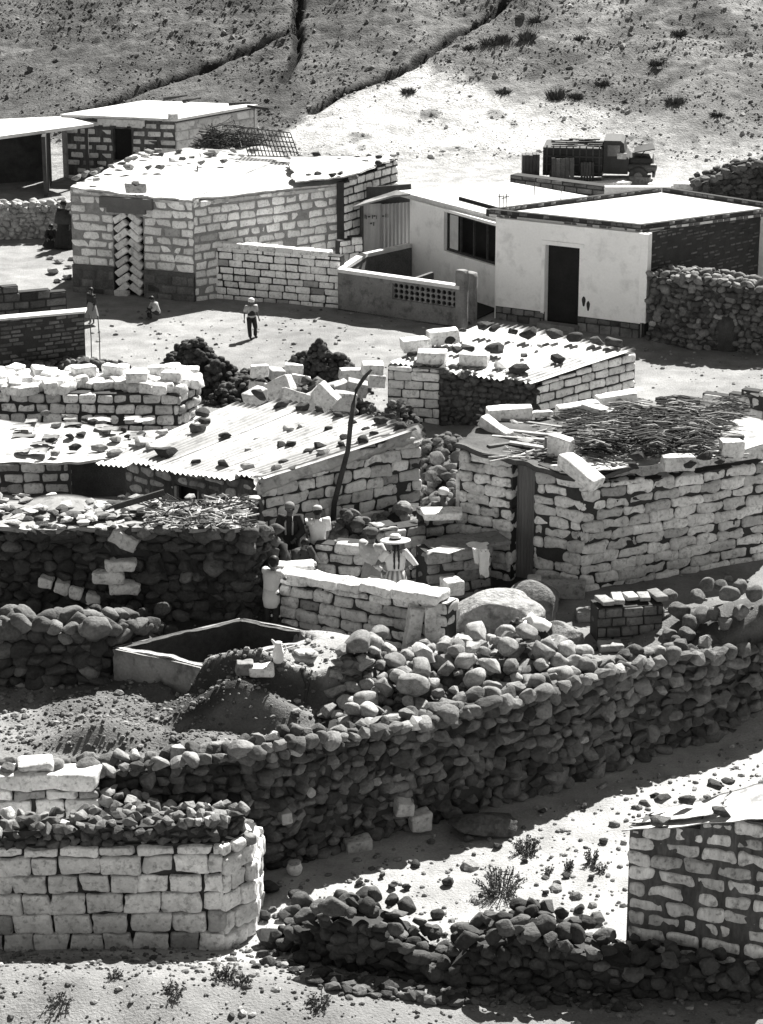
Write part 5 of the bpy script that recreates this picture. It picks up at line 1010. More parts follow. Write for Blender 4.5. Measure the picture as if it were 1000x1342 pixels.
# tank-side things
def lathe(mb, c, prof, seg=20, tone=1., mi=0): tube(mb, [c + V(0, 0, z) for z, r in prof], [r for z, r in prof], seg, tone, mi)
p = gp(365, 868); t = thing('jug', p, 'white jug standing on the sunlit ground beside the tank', 'jug')
mb = MB(); lathe(mb, p, [(0, .07), (.02, .085), (.15, .09), (.22, .075), (.28, .05), (.33, .06), (.335, .045)]); mb.build('body', m_clothw, t)
mb = MB(); tube(mb, [p + V(-.045, 0, .3), p + V(-.09, 0, .36), p + V(-.1, 0, .38)], [.03, .02, .008], 8); mb.build('spout', m_clothw, t)
mb = MB(); tube(mb, [p + V(.05, 0, .3), p + V(.11, 0, .28), p + V(.12, 0, .2), p + V(.085, 0, .14)], .012, 6); mb.build('handle', m_clothw, t)
p = gp(400, 868); t = thing('basin', p, 'round washing basin holding wet laundry near the white jug', 'basin')
mb = MB(); lathe(mb, p, [(0, .13), (.02, .15), (.13, .21), (.14, .215), (.12, .19), (.08, .16)], 24, 1.4); mb.build('bowl', m_concrete, t)
mb = MB()
for k in range(6): block(mb, p + V(R.uniform(-.1, .1), R.uniform(-.1, .1), .13), rotm(R.uniform(0, 3)), (.09, .05, .04), R.choice([.3, 1.1]), 0, .03, .02, CS_MID, .3)
mb.build('laundry', m_clothw, t)
block_obj('brick', gp(321, 882) + V(0, 0, .09), (.13, .12, .1), .1, .3, 'dark upright brick between the tank and the earth mound', 'brick', mat=m_block_rough)
block_obj('loose_block', gp(341, 884) + V(0, 0, .07), (.19, .13, .08), .1, 1.1, 'pale block lying right of the dark brick on the mound', 'block', mat=m_block_rough)
mb = MB(); pts = [gp(u, v) + V(0, 0, .015) for u, v in [(392, 866), (396, 878), (398, 888), (403, 898), (401, 912), (399, 925)]]; tube(mb, pts, [.02, .035, .03, .04, .03, .015], 6, 1, 0, squash=.3); tag(mb.build('wet_trickle', m_gap), 'dark trickle of water running down from the basin', 'trickle')

# ================================================================== rubble heap of rocks behind the long wall
poly = [(418, 948), (445, 915), (520, 872), (560, 852), (610, 838), (700, 842), (770, 880), (800, 905), (700, 935), (600, 955), (500, 972)]
def inpoly(u, v, P_):
    c = False; j = len(P_) - 1
    for i in range(len(P_)):
        if (P_[i][1] > v) != (P_[j][1] > v) and u < (P_[j][0] - P_[i][0]) * (v - P_[i][1]) / (P_[j][1] - P_[i][1]) + P_[i][0]: c = not c
        j = i
    return c
def wpt(u, v): return G(u, v, Z1)
peaks = [(600, 900, .55, .9), (680, 890, .6, .8), (540, 925, .35, .7), (740, 895, .35, .6), (620, 870, .3, .5), (470, 950, .15, .6)]
PK = [(G(u, v), h, r) for u, v, h, r in peaks]
def hh(p): return max([h * math.exp(-((p[0] - c[0]) ** 2 + (p[1] - c[1]) ** 2) / r ** 2) for c, h, r in PK])
placed = []; tries = 0
while len(placed) < 215 and tries < 9000:
    tries += 1; u, v = R.uniform(410, 805), R.uniform(835, 975)
    if not inpoly(u, v, poly): continue
    p = wpt(u, v); yw = np.interp(p[0], wx, wy)
    if p[1] < yw + .6: continue
    s_ = R.choice([.11, .15, .19, .23], p=[.2, .35, .3, .15]); lvl = 0 if len(placed) < 120 else 1
    z = float(zg(p[0], p[1])) + hh(p) * (1. if lvl else .7) + s_ * .5 + (.12 if lvl else 0)
    if any((p[0] - q[0]) ** 2 + (p[1] - q[1]) ** 2 + (z - q[2]) ** 2 < ((s_ + q[3]) * .72) ** 2 for q in placed): continue
    placed.append((p[0], p[1], z, s_))
rub = []
for i, (x, y, z, s_) in enumerate(placed):
    rub.append(rock_obj('rubble_rock', V(x, y, z), (s_ * R.uniform(1, 1.3), s_ * R.uniform(.85, 1.1), s_ * R.uniform(.65, .9)), R.uniform(1.9, 4.2), ['a', 'r'][i % 2], 'rock', 'rock', 'rocks of the big rubble heap', tilt=.6, lv=2))
gridlab(rub, 9, lambda o: ('large' if o.scale[0] > .21 else 'small') + ' rock', 'in the big rubble heap')
mb = MB()
vs = []; P_ = [wpt(*q) for q in poly]
for c, h, r in PK: 
    v_, f_ = _ico(3); rr = np.clip(np.hypot(v_[:, 0], v_[:, 1]), 0, 1) * 1.4
    mb.add(np.stack([v_[:, 0] * r * 1.4, v_[:, 1] * r * 1.4, np.where(v_[:, 2] > -.2, (h * .85 + .1) * np.exp(-rr ** 2 * .9) - .05, -.2)], 1) + V(c[0], c[1], Z1), [f_], .5, 0, True)
pos = []; 
while len(pos) < 900:
    u, v = R.uniform(400, 820), R.uniform(830, 980)
    if inpoly(u, v, poly): p = wpt(u, v); pos.append(V(p[0], p[1], float(zg(p[0], p[1])) + hh(p) * .85 + R.uniform(-.02, .05)))
scatter(mb, [ROUND[1][i] for i in range(8)], pos, R.uniform(.06, .13, len(pos)), R.uniform(.6, 1.6, len(pos)), .8, 0, True)
tag(mb.build('rubble_fill', m_stone), 'small stones and earth filling the gaps of the big rubble heap', 'rubble', kind='stuff')

# ================================================================== the long dry stone wall
tp = [(-120, 1018), (55, 1012), (200, 1004), (340, 982), (385, 972), (470, 964), (560, 946), (640, 925), (720, 905), (830, 868), (965, 850), (1120, 832)]
tops = [zat(p, np.interp(u, [a for a, _ in tp], [b for _, b in tp])) for (u, v), p in zip(wpx, WP)]
t = thing('dry_stone_wall', WP[5], 'long dark dry stone wall curving across the picture', 'wall')
mb = MB(); i0 = [0, 1, 2, 3, 4, 5, 6]; swall(mb, [WP[i] for i in i0], [tops[i] for i in i0], th=.5, size=.215, tone=(.3, 1.6), pale=.07, kind='m', lv=2); i1 = [6, 7, 8, 9, 10, 11]
swall(mb, [WP[i] for i in i1], [tops[i] for i in i1], th=.55, size=.25, tone=(.4, 1.5), pale=.03, kind='m', lv=2); mb.build('stonework', [m_stone, m_gap], t)
for (u, v, w_, h_) in [(374, 1067, .1, .09), (528, 1055, .17, .11), (549, 1073, .2, .13), (468, 1105, .24, .11), (528, 1104, .2, .08), (552, 1098, .2, .08)]:
    x = np.interp(u, [a for a, _ in wpx], [p[0] for p in WP]); y = np.interp(x, wx, wy); p = V(x, y, 0); mb = MB(); block(mb, P3(p, zat(p, v)) + V(0, -.06, 0), rotm(.35, .1, R.uniform(-.15, .15)), (w_ * .8, .12, h_), R.uniform(.5, .75), 0, .03, .015, CS_NEAR, .15); mb.build('squared_block', m_block_rough, t)

# ================================================================== front left walls
fA, fB, fC, fD = G(-90, 1252, 0), G(296, 1246, 0), G(338, 1224, 0), G(345, 1185, 0)
zf = zat(G(150, 1250, 0), 1112)
t = thing('adobe_wall', fB, 'near adobe block wall at lower left topped with loose stones', 'wall')
kw = dict(bl=.47, bh=.285, gap=.022, rec=.08, rad=.035, rough=.02, tone=(.8, 1.15), dark=.1, warp=.12, jit=.03, cs=CS_NEAR, depth=.4, tilt=.03)
mb = MB(); bwall(mb, P3(fA, 0), P3(fB, 0), (zf, zf), z0=-.02, **kw); kw['bl'] = .36; bwall(mb, fB, fC, (zf, zf - .05), z0=-.02, **kw); bwall(mb, fC, fD, (zf - .1, zf - .35), z0=-.02, **kw); mb.build('blocks', [m_block_rough, m_gap], t)
mb = MB(); swall(mb, [P3(fA, zf), P3(fB, zf) + V(-.1, .08, 0), P3(fC, zf - .05) + V(-.1, .1, 0)], [zf + .27, zf + .33, zf + .25], th=.5, size=.16, tone=(.5, 1.5), pale=.12, kind='a', bury=-.08, lv=2); mb.build('loose_top_stones', [m_stone, m_gap], t)
hA_, hB_ = G(-90, 1170, 0), G(134, 1168, 0); t = thing('block_wall', hB_, 'short pale block wall end behind the near adobe wall', 'wall')
mb = MB(); kw['bl'] = .46; bwall(mb, hA_, hB_, (zat(hA_, 1032), zat(hB_, 1038)), z0=0, **kw); mb.build('blocks', [m_block_rough, m_gap], t)
mb = MB(); zc_ = zat(hB_, 1036)
for u, hx, tn in ((103, .33, 1.05), (62, .25, 1.0), (20, .3, .95)): p = G(u, 1168, 0); block(mb, P3(p, zc_ + .11) + V(0, .2, 0), rotm(R.uniform(-.1, .1)), (hx, .22, .13), tn, 0, .06, .02, CS_NEAR, .12)
p = G(60, 1168, 0); block(mb, P3(p, zc_ + .3) + V(-.1, .25, 0), rotm(.2), (.25, .2, .07), .7, 0, .06, .02, CS_NEAR, .15); mb.build('cap_blocks', m_block_rough, t)
mb = MB(); A, B = G(138, 1172, 0), G(325, 1196, 0); swall(mb, [A, G(230, 1185, 0), B], [zat(A, 1048), zat(G(230, 1185, 0), 1072), zat(B, 1098)], th=.45, size=.17, tone=(.6, 1.7), pale=.12, kind='a', lv=2); tag(mb.build('stone_wall', [m_stone, m_gap]), 'sloping stone wall behind the near adobe wall', 'wall')

# ================================================================== front right house
yA_, yB_ = G(819, 1268, 0), G(1020, 1300, 0); za, zb = zat(yA_, 1086), zat(yB_, 1070)
t = thing('adobe_house', yA_, 'near adobe house corner with thick dark mortar and pale sheet roof', 'house')
mb = MB(); bwall(mb, yA_, yB_, (za, zb), z0=-.05, bl=.46, bh=.225, gap=.06, rec=.022, rad=.035, rough=.03, tone=(.8, 1.6), dark=.06, warp=.1, cs=CS_NEAR, jit=.008); mb.build('front_wall', [m_smear, m_darkmortar], t)
mb = MB(); rT = G(876, 1054, za + .05); abox(mb, P3(yA_, 0) + V(.1, .05, 0), P3(rT, 0) + V(.1, -.1, 0), -.1, za - .05, .2); abox(mb, P3(rT, 0) + V(0, -.1, 0), P3(rT, 0) + V(3, -.1, 0), -.1, za - .05, .2); mb.build('rear_wall', m_smear, t)
r00, r10, r11, r01 = P3(yA_, za + .04) + V(-.08, -.1, 0), P3(yB_, zb + .05) + V(0, -.1, 0), G(1020, 1022, zb + .14), G(852, 1064, za + .05)
mb = MB(); gsheet(mb, r00, r10, r11, r01, 40, 20, .018, .015, 2.5, 1, 0, 8, .03); gsheet(mb, r00 + V(.05, .15, .03), r00 * .4 + r10 * .6 + V(0, .1, .05), (r11 * .6 + r01 * .4) + V(0, -.1, .05), r01 + V(.15, -.05, .04), 30, 14, .012, .012, 2.5, .95, 0, 28, .05); mb.build('roof', m_plastic, t)
def onY(u, v): return PL(u, v, r00, r10, r11)
roofrocks([(836, 1080, 0, .5, 'a'), (864, 1082, 30, 1.3, 'a'), (868, 1052, 26, .9, 'a'), (901, 1054, 24, .8, 'a'), (946, 1070, 30, .8, 'a'), (846, 1057, 20, 1., 'a'), (936, 1034, 26, .6, 'a'), (955, 1028, 20, .6, 'a'), (858, 1046, 14, .5, 'a')][1:], None, 'on the pale roof of the near right house', 'stones on the near right roof', fn=onY)

# ================================================================== foreground stone wall at the bottom
bp = [(352, 1250, 1226), (395, 1268, 1207), (440, 1282, 1192), (500, 1292, 1212), (545, 1298, 1248), (580, 1300, 1262), (615, 1302, 1230), (680, 1304, 1216), (760, 1306, 1238), (830, 1308, 1262), (1020, 1315, 1272)]
t = thing('foreground_stone_wall', G(600, 1330, 0), 'rough dark stone wall along the bottom edge of the picture', 'wall')
P_ = [G(u, v, 0) for u, v, _ in bp]; tz = [zat(p, q[2] + 8) for p, q in zip(P_, bp)]; mb = MB(); swall(mb, P_, tz, th=.8, size=.2, tone=(.22, .95), pale=.03, kind='m', lv=2, cap=2.6, ck=1.15)
for k in range(150):
    u = R.uniform(340, 840); p = gp(u, np.interp(u, [b[0] for b in bp], [b[1] for b in bp]) + R.uniform(-2, 16), 0); s_ = R.uniform(.04, .13); rock(mb, p + V(0, 0, s_ * .3), (s_ * 1.2, s_, s_ * .7), None, 'a', 2, R.uniform(.3, 1.2))
mb.build('stonework', [m_stone, m_gap], t)
its = [(353, 1170, 30, .5), (388, 1178, 22, .5), (398, 1190, 34, .9), (384, 1200, 26, .7), (415, 1198, 26, .8), (372, 1205, 22, .6), (404, 1210, 30, .5), (433, 1190, 26, .6), (437, 1208, 30, .7), (372, 1235, 22, .5), (396, 1232, 54, 1.1), (410, 1258, 30, 1.2), (393, 1262, 26, .5), (345, 1205, 26, .5), (352, 1240, 40, .6), (484, 1176, 28, 1.3), (490, 1192, 26, .5), (515, 1165, 18, .5), (533, 1166, 14, .5), (586, 1160, 18, .6), (573, 1205, 22, .5), (533, 1220, 20, .8), (525, 1232, 30, .9), (538, 1250, 26, .9), (600, 1240, 18, .8), (565, 1250, 22, .6), (640, 1215, 22, .5), (718, 1210, 22, .5), (735, 1206, 20, .7), (782, 1210, 24, 1.3), (760, 1195, 16, .5), (672, 1200, 14, .5), (765, 1060, 16, .5), (652, 1112, 16, .5), (710, 1065, 14, .6), (688, 1130, 12, .6), (730, 1160, 12, .5), (742, 1150, 12, .6), (715, 1172, 12, .5), (775, 1152, 12, .6), (800, 1275, 44, .9), (833, 1258, 26, .5), (790, 1105, 14, .8), (614, 1102, 18, .8), (545, 1136, 16, .6), (500, 1150, 14, .7), (470, 1160, 14, .5)]
its = sorted(its, key=lambda q: q[0]); cnt = {}
for i, (u, v, w_, tn) in enumerate(its):
    p = gp(u, v, 0); s_ = w_ / 92 / 2; zone = 'between the adobe wall and the bottom wall' if u < 460 else ('on the bright ground left of the bushes' if u < 620 else 'on the bright ground near the right house'); cnt[zone] = cnt.get(zone, 0) + 1
    rock_obj('field_rock', p + V(0, 0, s_ * .5), (s_ * 1.05, s_ * .9, s_ * .75), tn * 1.1, R.choice(['a', 'r']), f'dark rock {zone}, {ordn(cnt[zone] - 1)} from the left', 'rock', f'rocks {zone}')
# pot at the wall foot
p = gp(386, 1146, 0); t = thing('clay_pot', p, 'small pale pot standing at the foot of the long wall', 'pot')
mb = MB(); lathe(mb, p, [(0, .07), (.03, .1), (.1, .12), (.16, .1), (.18, .08)], 18, 1.); mb.build('body', m_block_rough, t)
mb = MB(); lathe(mb, p, [(.175, .085), (.2, .1), (.205, .075)], 18, .5); mb.build('rim', m_block_rough, t)
p = gp(361, 1128, 0); mb = MB(); block(mb, V(0, 0, 0), rotm(.3, .2, .6), (.09, .03, .12), 1, 0, .02, .01, CS_MID, .4); o = mb.build('white_scrap', m_clothw); o.location = tuple(p + V(0, 0, .12)); tag(o, 'crumpled white scrap lying at the wall foot above the pot', 'scrap')

# ================================================================== plants
def plant(u, v, h, w_, n, label, tone=1., z0=0, cat='plant', nm='field_plant'):
    p = gp(u, v, z0); t = thing(nm, p, label, cat, None); st, lf = MB(), MB()
    for i in range(n):
        a, r_ = R.uniform(0, 6.28), math.sqrt(R.rand()); q = p + V(math.cos(a) * r_ * w_ * .45, math.sin(a) * r_ * w_ * .4, -.03); tip = p + V(math.cos(a) * r_ * w_, math.sin(a) * r_ * w_, h * R.uniform(.5, 1.1) * (1 - .4 * r_))
        md = (q + tip) / 2 + V(0, 0, h * .12); tube(st, [q, md, tip], [.006, .005, .003], 4, R.uniform(.6, 1.6), cap=False)
        for k in range(9):
            f_ = R.uniform(.25, 1.05); c = q + (tip - q) * f_ + V(0, 0, h * .1 * math.sin(min(f_, 1) * 3.14)); d = norm(R.normal(size=3) + V(0, 0, .5)) * R.uniform(.025, .05); s_ = norm(np.cross(d, R.normal(size=3))) * .012
            lf.add([c, c + d * .5 + s_, c + d, c + d * .5 - s_], [[[0, 1, 2, 3]]], R.uniform(.5, 1.8) * tone, 0, False)
    st.build('stems', m_twig, t); lf.build('leaves', m_leaf, t)
plant(655, 1170, .42, .4, 90, 'largest leafy bush growing on the bright ground', 1.1)
plant(690, 1118, .28, .25, 55, 'leafy bush behind the largest one, nearer the long wall', 1.0)
plant(775, 1132, .26, .12, 26, 'small dark shrub left of the near right house', .7)
plant(745, 1140, .16, .1, 16, 'tiny tuft between the bushes and the right house', .7)
plant(788, 1142, .14, .12, 16, 'tiny tuft nearest the right house wall', .7)
plant(612, 1228, .22, .25, 40, 'thin dry plant behind the bottom stone wall', 2.2)
plant(295, 1282, .2, .2, 34, 'small tuft on the ground below the near adobe wall', .9)
plant(318, 1290, .14, .14, 20, 'lesser tuft right of the one below the adobe wall', .9)
plant(150, 1280, .1, .12, 14, 'faint tuft at lower left below the adobe wall', 1.2)
plant(230, 1300, .14, .16, 22, 'straggly tuft under the middle of the near adobe wall', .9)
plant(420, 1318, .16, .2, 30, 'tuft in front of the left end of the bottom wall', .9)
plant(80, 1315, .12, .18, 24, 'lowest left tuft on the near ground', 1.1)
plant(720, 1145, .12, .1, 12, 'small pale tuft right of the largest bush', 1.6)
# shrubs on the slope
hs = [(643, 55, .9, .35), (660, 52, .6, .4), (690, 50, .7, .5), (730, 122, .8, .5), (755, 122, .5, .3), (535, 118, .5, .3), (660, 118, .5, .3), (885, 130, .7, .35), (790, 108, .5, .3), (940, 148, .4, .2), (700, 20, .5, .3), (890, 40, .6, .3), (760, 45, .4, .3), (860, 80, .5, .3), (615, 60, .4, .25)]
for i, (u, v, w_, h_) in enumerate(sorted(hs)):
    p = onhill(u, v + 6); p[2] = float(zg(p[0], p[1])); mb = MB()
    for k in range(170):
        a, r_ = R.uniform(0, 6.28), math.sqrt(R.rand()); q = p + V(math.cos(a) * r_ * w_ * .4, math.sin(a) * r_ * w_ * .3, -.05); tip = q + V(R.normal() * .12 + math.cos(a) * .1, R.normal() * .1 + math.sin(a) * .1, h_ * R.uniform(.5, 1.2) * (1 - .4 * r_)); s_ = V(.025, 0, 0)
        mb.add([q - s_, q + s_, tip], [[[0, 1, 2]]], R.uniform(.3, 1.), 0, False)
    tag(mb.build('hill_shrub', m_leaf), f'dark shrub tuft on the slope, {ordn(i)} from the left', 'shrub', 'shrubs on the slope')
for gi, lb in ((0, 'dark scrub added along the long ravine to deepen its shadow at upper left'), (2, 'thin line of dark scrub added to deepen the shadow in the diagonal gully')):  # scrub added to strengthen the dark shadow lines of the gullies
    pts = GUL[gi][0]; mb = MB()
    for a, b in zip(pts[:-1], pts[1:]):
        L_ = math.hypot(b[0] - a[0], b[1] - a[1])
        for k in range(int(L_ * (60 if gi < 2 else 50))):
            f_ = R.rand(); x, y = a[0] + (b[0] - a[0]) * f_ + R.normal() * (.12 if gi < 2 else .07), a[1] + (b[1] - a[1]) * f_ + R.normal() * .08; q = V(x, y, float(zg(x, y)) - .04); s_ = V(.03, 0, 0); mb.add([q - s_, q + s_, q + V(R.normal() * .06, R.normal() * .05, R.uniform(.05, .16))], [[[0, 1, 2]]], R.uniform(.2, .7), 0, False)
    tag(mb.build('ravine_shade_scrub', m_leaf), lb, 'scrub', kind='stuff')
# ================================================================== loose gravel and tussocks (uncountable)
mb = MB(); n = 6500; U = R.uniform(-10, 10, n); Yd = np.concatenate([R.uniform(28, 38, n // 2), R.uniform(34, 62, n - n // 2)]); X = U / 10 * (Yd * .17 + .5); yw = np.interp(X, wx, wy); keep = (np.abs(Yd - yw - .2) > .5) & (zg(X, Yd) > np.where(Yd > yw, 1.15, -1)); X, Yd = X[keep], Yd[keep]; Z = zg(X, Yd)
sz = R.gamma(2., .012, len(X)) + .006; scatter(mb, PEB, np.stack([X, Yd, Z + sz * .2], 1), sz, R.uniform(.9, 3., len(X)), .7)
c = G(170, 950); n2 = 2600 if False else 2200; X = c[0] + R.normal(size=n2) * 1.5; Yd = c[1] + R.normal(size=n2) * .8; yw = np.interp(X, wx, wy); k = Yd > yw + .5; X, Yd = X[k], Yd[k]; Z = zg(X, Yd); sz = R.gamma(2., .008, len(X)) + .005; scatter(mb, PEB, np.stack([X, Yd, Z + sz * .2], 1), sz, R.uniform(.6, 1.9, len(X)), .7)
n3 = 1700; X = R.uniform(-5.5, 5.5, n3); Yd = R.uniform(26.6, 29.9, n3); Z = zg(X, Yd); sz = R.gamma(1.7, .011, n3) + .005; scatter(mb, PEB, np.stack([X, Yd, Z + sz * .2], 1), sz, R.uniform(.5, 2.6, n3), .7)
tag(mb.build('gravel', m_stone), 'loose gravel strewn over the bare ground', 'gravel', kind='stuff')
mb = MB(); n = 40000; X = R.uniform(-17, 17, n); Yd = 81 + 30 * R.rand(n) ** .9; Z = zg(X, Yd); h_ = (hill0(X, Yd) > .1) & (fbm(X, Yd, 1.1, 4, 90) + R.normal(size=len(X)) * .5 > -.1)
for pts, dep, wid in GUL[:3]: h_ &= pathdist(X, Yd, pts) > .16
X, Yd, Z = X[h_], Yd[h_], Z[h_]; tn = gtone(X, Yd)
lim = R.rand(len(X)) > np.clip((tn - .2) * 2.2, 0, .7); X, Yd, Z, tn = X[lim], Yd[lim], Z[lim], tn[lim]; sz = (R.gamma(1.6, .014, len(X)) + .012) * (1 - .45 * sstep(.3, .5, tn))
scatter(mb, [rockshape(0, 2, .6, .85, .3, 200 + i) for i in range(8)], np.stack([X, Yd, Z + sz * .1], 1), sz, np.clip(tn * R.uniform(.7, 1.6, len(X)), .03, .8) / .2, .9, 0, False)
tag(mb.build('tussocks', M('dry_tussock', .2, .3, 6, 20, .8)), 'stubbly clumps of dry grass covering the slope', 'dry grass', kind='stuff')
# ================================================================== people
def loftr(mb, rings, seg=20, tone=1., mi=0, fn=None, caps=(True, True)):
    """rings: (centre, rx, ry, right vector, forward vector)"""
    vs = []; tn = []
    for i, (c, rx, ry, rv, fv) in enumerate(rings):
        for k in range(seg):
            a = 2 * math.pi * k / seg; q = fn(i, a) if fn else 1.; vs.append(V(*c) + np.asarray(rv) * math.cos(a) * rx * q + np.asarray(fv) * math.sin(a) * ry * q)
            tn.append(tone(i, k) if callable(tone) else tone)
    n = len(rings); fs = [[i * seg + k, i * seg + (k + 1) % seg, (i + 1) * seg + (k + 1) % seg, (i + 1) * seg + k] for i in range(n - 1) for k in range(seg)]
    fl = [fs]
    if caps[0]: fl.append([list(range(seg))[::-1]])
    if caps[1]: fl.append([[(n - 1) * seg + k for k in range(seg)]])
    mb.add(vs, fl, tn, mi, True)
class Person:
    def __init__(s, base, yaw, h, label, pose={}, child=False, group=None, head=1.0):
        s.h = h; s.base = V(*base); s.yaw = yaw; k = 1.25 if child else 1.0; s.hs = k * head
        J = dict(pelvis=(0, 0, .53), waist=(0, 0, .61), chest=(0, 0, .72), neck=(0, 0, .815), head=(0, .01, .91), sh_l=(-.105, 0, .80), sh_r=(.105, 0, .80), el_l=(-.135, -.01, .63), el_r=(.135, -.01, .63), wr_l=(-.13, .05, .48), wr_r=(.13, .05, .48),
                 hip_l=(-.055, 0, .51), hip_r=(.055, 0, .51), kn_l=(-.06, .01, .28), kn_r=(.06, .01, .28), an_l=(-.06, 0, .045), an_r=(.06, 0, .045), to_l=(-.065, .09, .02), to_r=(.065, .09, .02))
        J.update(pose); s.J = {a: V(*b) for a, b in J.items()}
        s.t = thing('person', s.base, label, 'person', group); s.t.rotation_euler = (0, 0, yaw); s.rot = np.array([[math.cos(yaw), math.sin(yaw), 0], [-math.sin(yaw), math.cos(yaw), 0], [0, 0, 1]])
        s.body()
    def link(s, mb, name, mat, parent=None):
        o = mb.build(name, mat); o.parent = parent or s.t; return o       # meshes are written in the person's own frame
    def body(s):
        J, h = s.J, s.h; names = ['pelvis', 'waist', 'chest', 'neck', 'head']; rad = dict(pelvis=(.075, .055), waist=(.065, .05), chest=(.082, .058), neck=(.03, .03), head=(.05 * s.hs, .056 * s.hs), sh=(.035, .035), el=(.023, .023), wr=(.016, .014), hip=(.05, .05), kn=(.033, .033), an=(.021, .021), to=(.02, .014))
        vs, es, rs = [], [], []; ix = {}
        def addv(n, p, r, par=None):
            ix[n] = len(vs); vs.append(V(*p) * h); rs.append((r[0] * h, r[1] * h))
            if par is not None: es.append((ix[par], ix[n]))
        addv('pelvis', J['pelvis'], rad['pelvis'])
        for a, b in zip(names, names[1:]): addv(b, J[b], rad[b], a)
        addv('crown', J['head'] + norm(J['head'] - J['neck']) * .05 * s.hs, (.036 * s.hs, .04 * s.hs), 'head')
        for q in 'lr':
            sg = -1 if q == 'l' else 1
            addv('sh_' + q, J['sh_' + q], rad['sh'], 'chest'); addv('el_' + q, J['el_' + q], rad['el'], 'sh_' + q); addv('wr_' + q, J['wr_' + q], rad['wr'], 'el_' + q)
            d = norm(J['wr_' + q] - J['el_' + q]); sd_ = norm(np.cross(d, V(0, 1, .3)) + V(1e-3, 0, 0)); pm = J['wr_' + q] + d * .035; addv('pa_' + q, pm, (.02, .011), 'wr_' + q)
            bend = norm(np.cross(sd_, d)); bend = bend if bend[1] > 0 else -bend
            for i in range(4):
                o = sd_ * (i - 1.5) * .0105; L_ = (.036, .043, .04, .031)[i]; addv(f'f{i}{q}', pm + d * .022 + o, (.0052, .0052), 'pa_' + q); addv(f'g{i}{q}', pm + d * (.022 + L_ * .55) + o + bend * .006, (.005, .005), f'f{i}{q}'); addv(f'h{i}{q}', pm + d * (.02 + L_ * .9) + o + bend * .02, (.0042, .0042), f'g{i}{q}')
            addv('t0' + q, pm - d * .01 + sd_ * sg * .024 + bend * .005, (.006, .006), 'pa_' + q); addv('t1' + q, pm + d * .02 + sd_ * sg * .034 + bend * .012, (.005, .005), 't0' + q)
            addv('hip_' + q, J['hip_' + q], rad['hip'], 'pelvis'); addv('kn_' + q, J['kn_' + q], rad['kn'], 'hip_' + q); addv('an_' + q, J['an_' + q], rad['an'], 'kn_' + q); addv('to_' + q, J['to_' + q], rad['to'], 'an_' + q)
        me = bpy.data.meshes.new('body'); me.from_pydata([tuple(v) for v in vs], es, []); ob = bpy.data.objects.new('body', me); COL.objects.link(ob)
        md = ob.modifiers.new('skin', 'SKIN'); sk = me.skin_vertices[0].data if len(me.skin_vertices) else None
        for i, r in enumerate(rs): sk[i].radius = r; sk[i].use_root = (i == 0)
        sb = ob.modifiers.new('sub', 'SUBSURF'); sb.levels = sb.render_levels = 1; md.use_smooth_shade = True
        dg = bpy.context.evaluated_depsgraph_get(); m2 = bpy.data.meshes.new_from_object(ob.evaluated_get(dg)); bpy.data.objects.remove(ob)
        n = len(m2.vertices); v = np.zeros(n * 3); m2.vertices.foreach_get('co', v); v = v.reshape(-1, 3); mb = MB(); quads = [tuple(p.vertices) for p in m2.polygons]
        q4 = [q for q in quads if len(q) == 4]; q3 = [q for q in quads if len(q) == 3]
        mb.add(v, [x for x in (q4, q3) if x], 1, 0, True)
        hc, up_ = J['head'] * h, norm(J['head'] - J['neck']); fw = norm(V(0, 1, 0) - up_ * up_[1]); rt = np.cross(fw, up_); k = s.hs * h; AXh = np.array([rt, fw, up_])
        block(mb, hc + fw * .058 * k - up_ * .005 * k, AXh, (.008 * k, .012 * k, .014 * k), 1, 0, .006, 0, CS_FAR, .1)
        block(mb, hc + fw * .052 * k - up_ * .027 * k, AXh, (.016 * k, .004 * k, .003 * k), 1, 1, .003, 0, CS_FAR, .05)
        for sg in (-1, 1):
            block(mb, hc + rt * .052 * sg * k, AXh, (.005 * k, .01 * k, .016 * k), 1, 0, .005, 0, CS_FAR, .1); block(mb, hc + fw * .05 * k + rt * .02 * sg * k + up_ * .008 * k, AXh, (.007 * k, .004 * k, .004 * k), 1, 1, .003, 0, CS_FAR, .05)
        s.link(mb, 'body', [m_skin, m_hair]); s.hf = (hc, rt, fw, up_, k * .86)
    def spine(s, pts):      # pts: list of (joint, rx, ry, offset up)
        out = []; P_ = [s.J[a] * s.h + V(0, 0, o * s.h) for a, _, _, o in pts]
        for i, (a, rx, ry, o) in enumerate(pts):
            d = norm(P_[min(i + 1, len(P_) - 1)] - P_[max(i - 1, 0)]); rv = norm(s.J['sh_r'] - s.J['sh_l']); fv = norm(np.cross(d, rv)); out.append((P_[i], rx * s.h, ry * s.h, rv, fv))
        return out
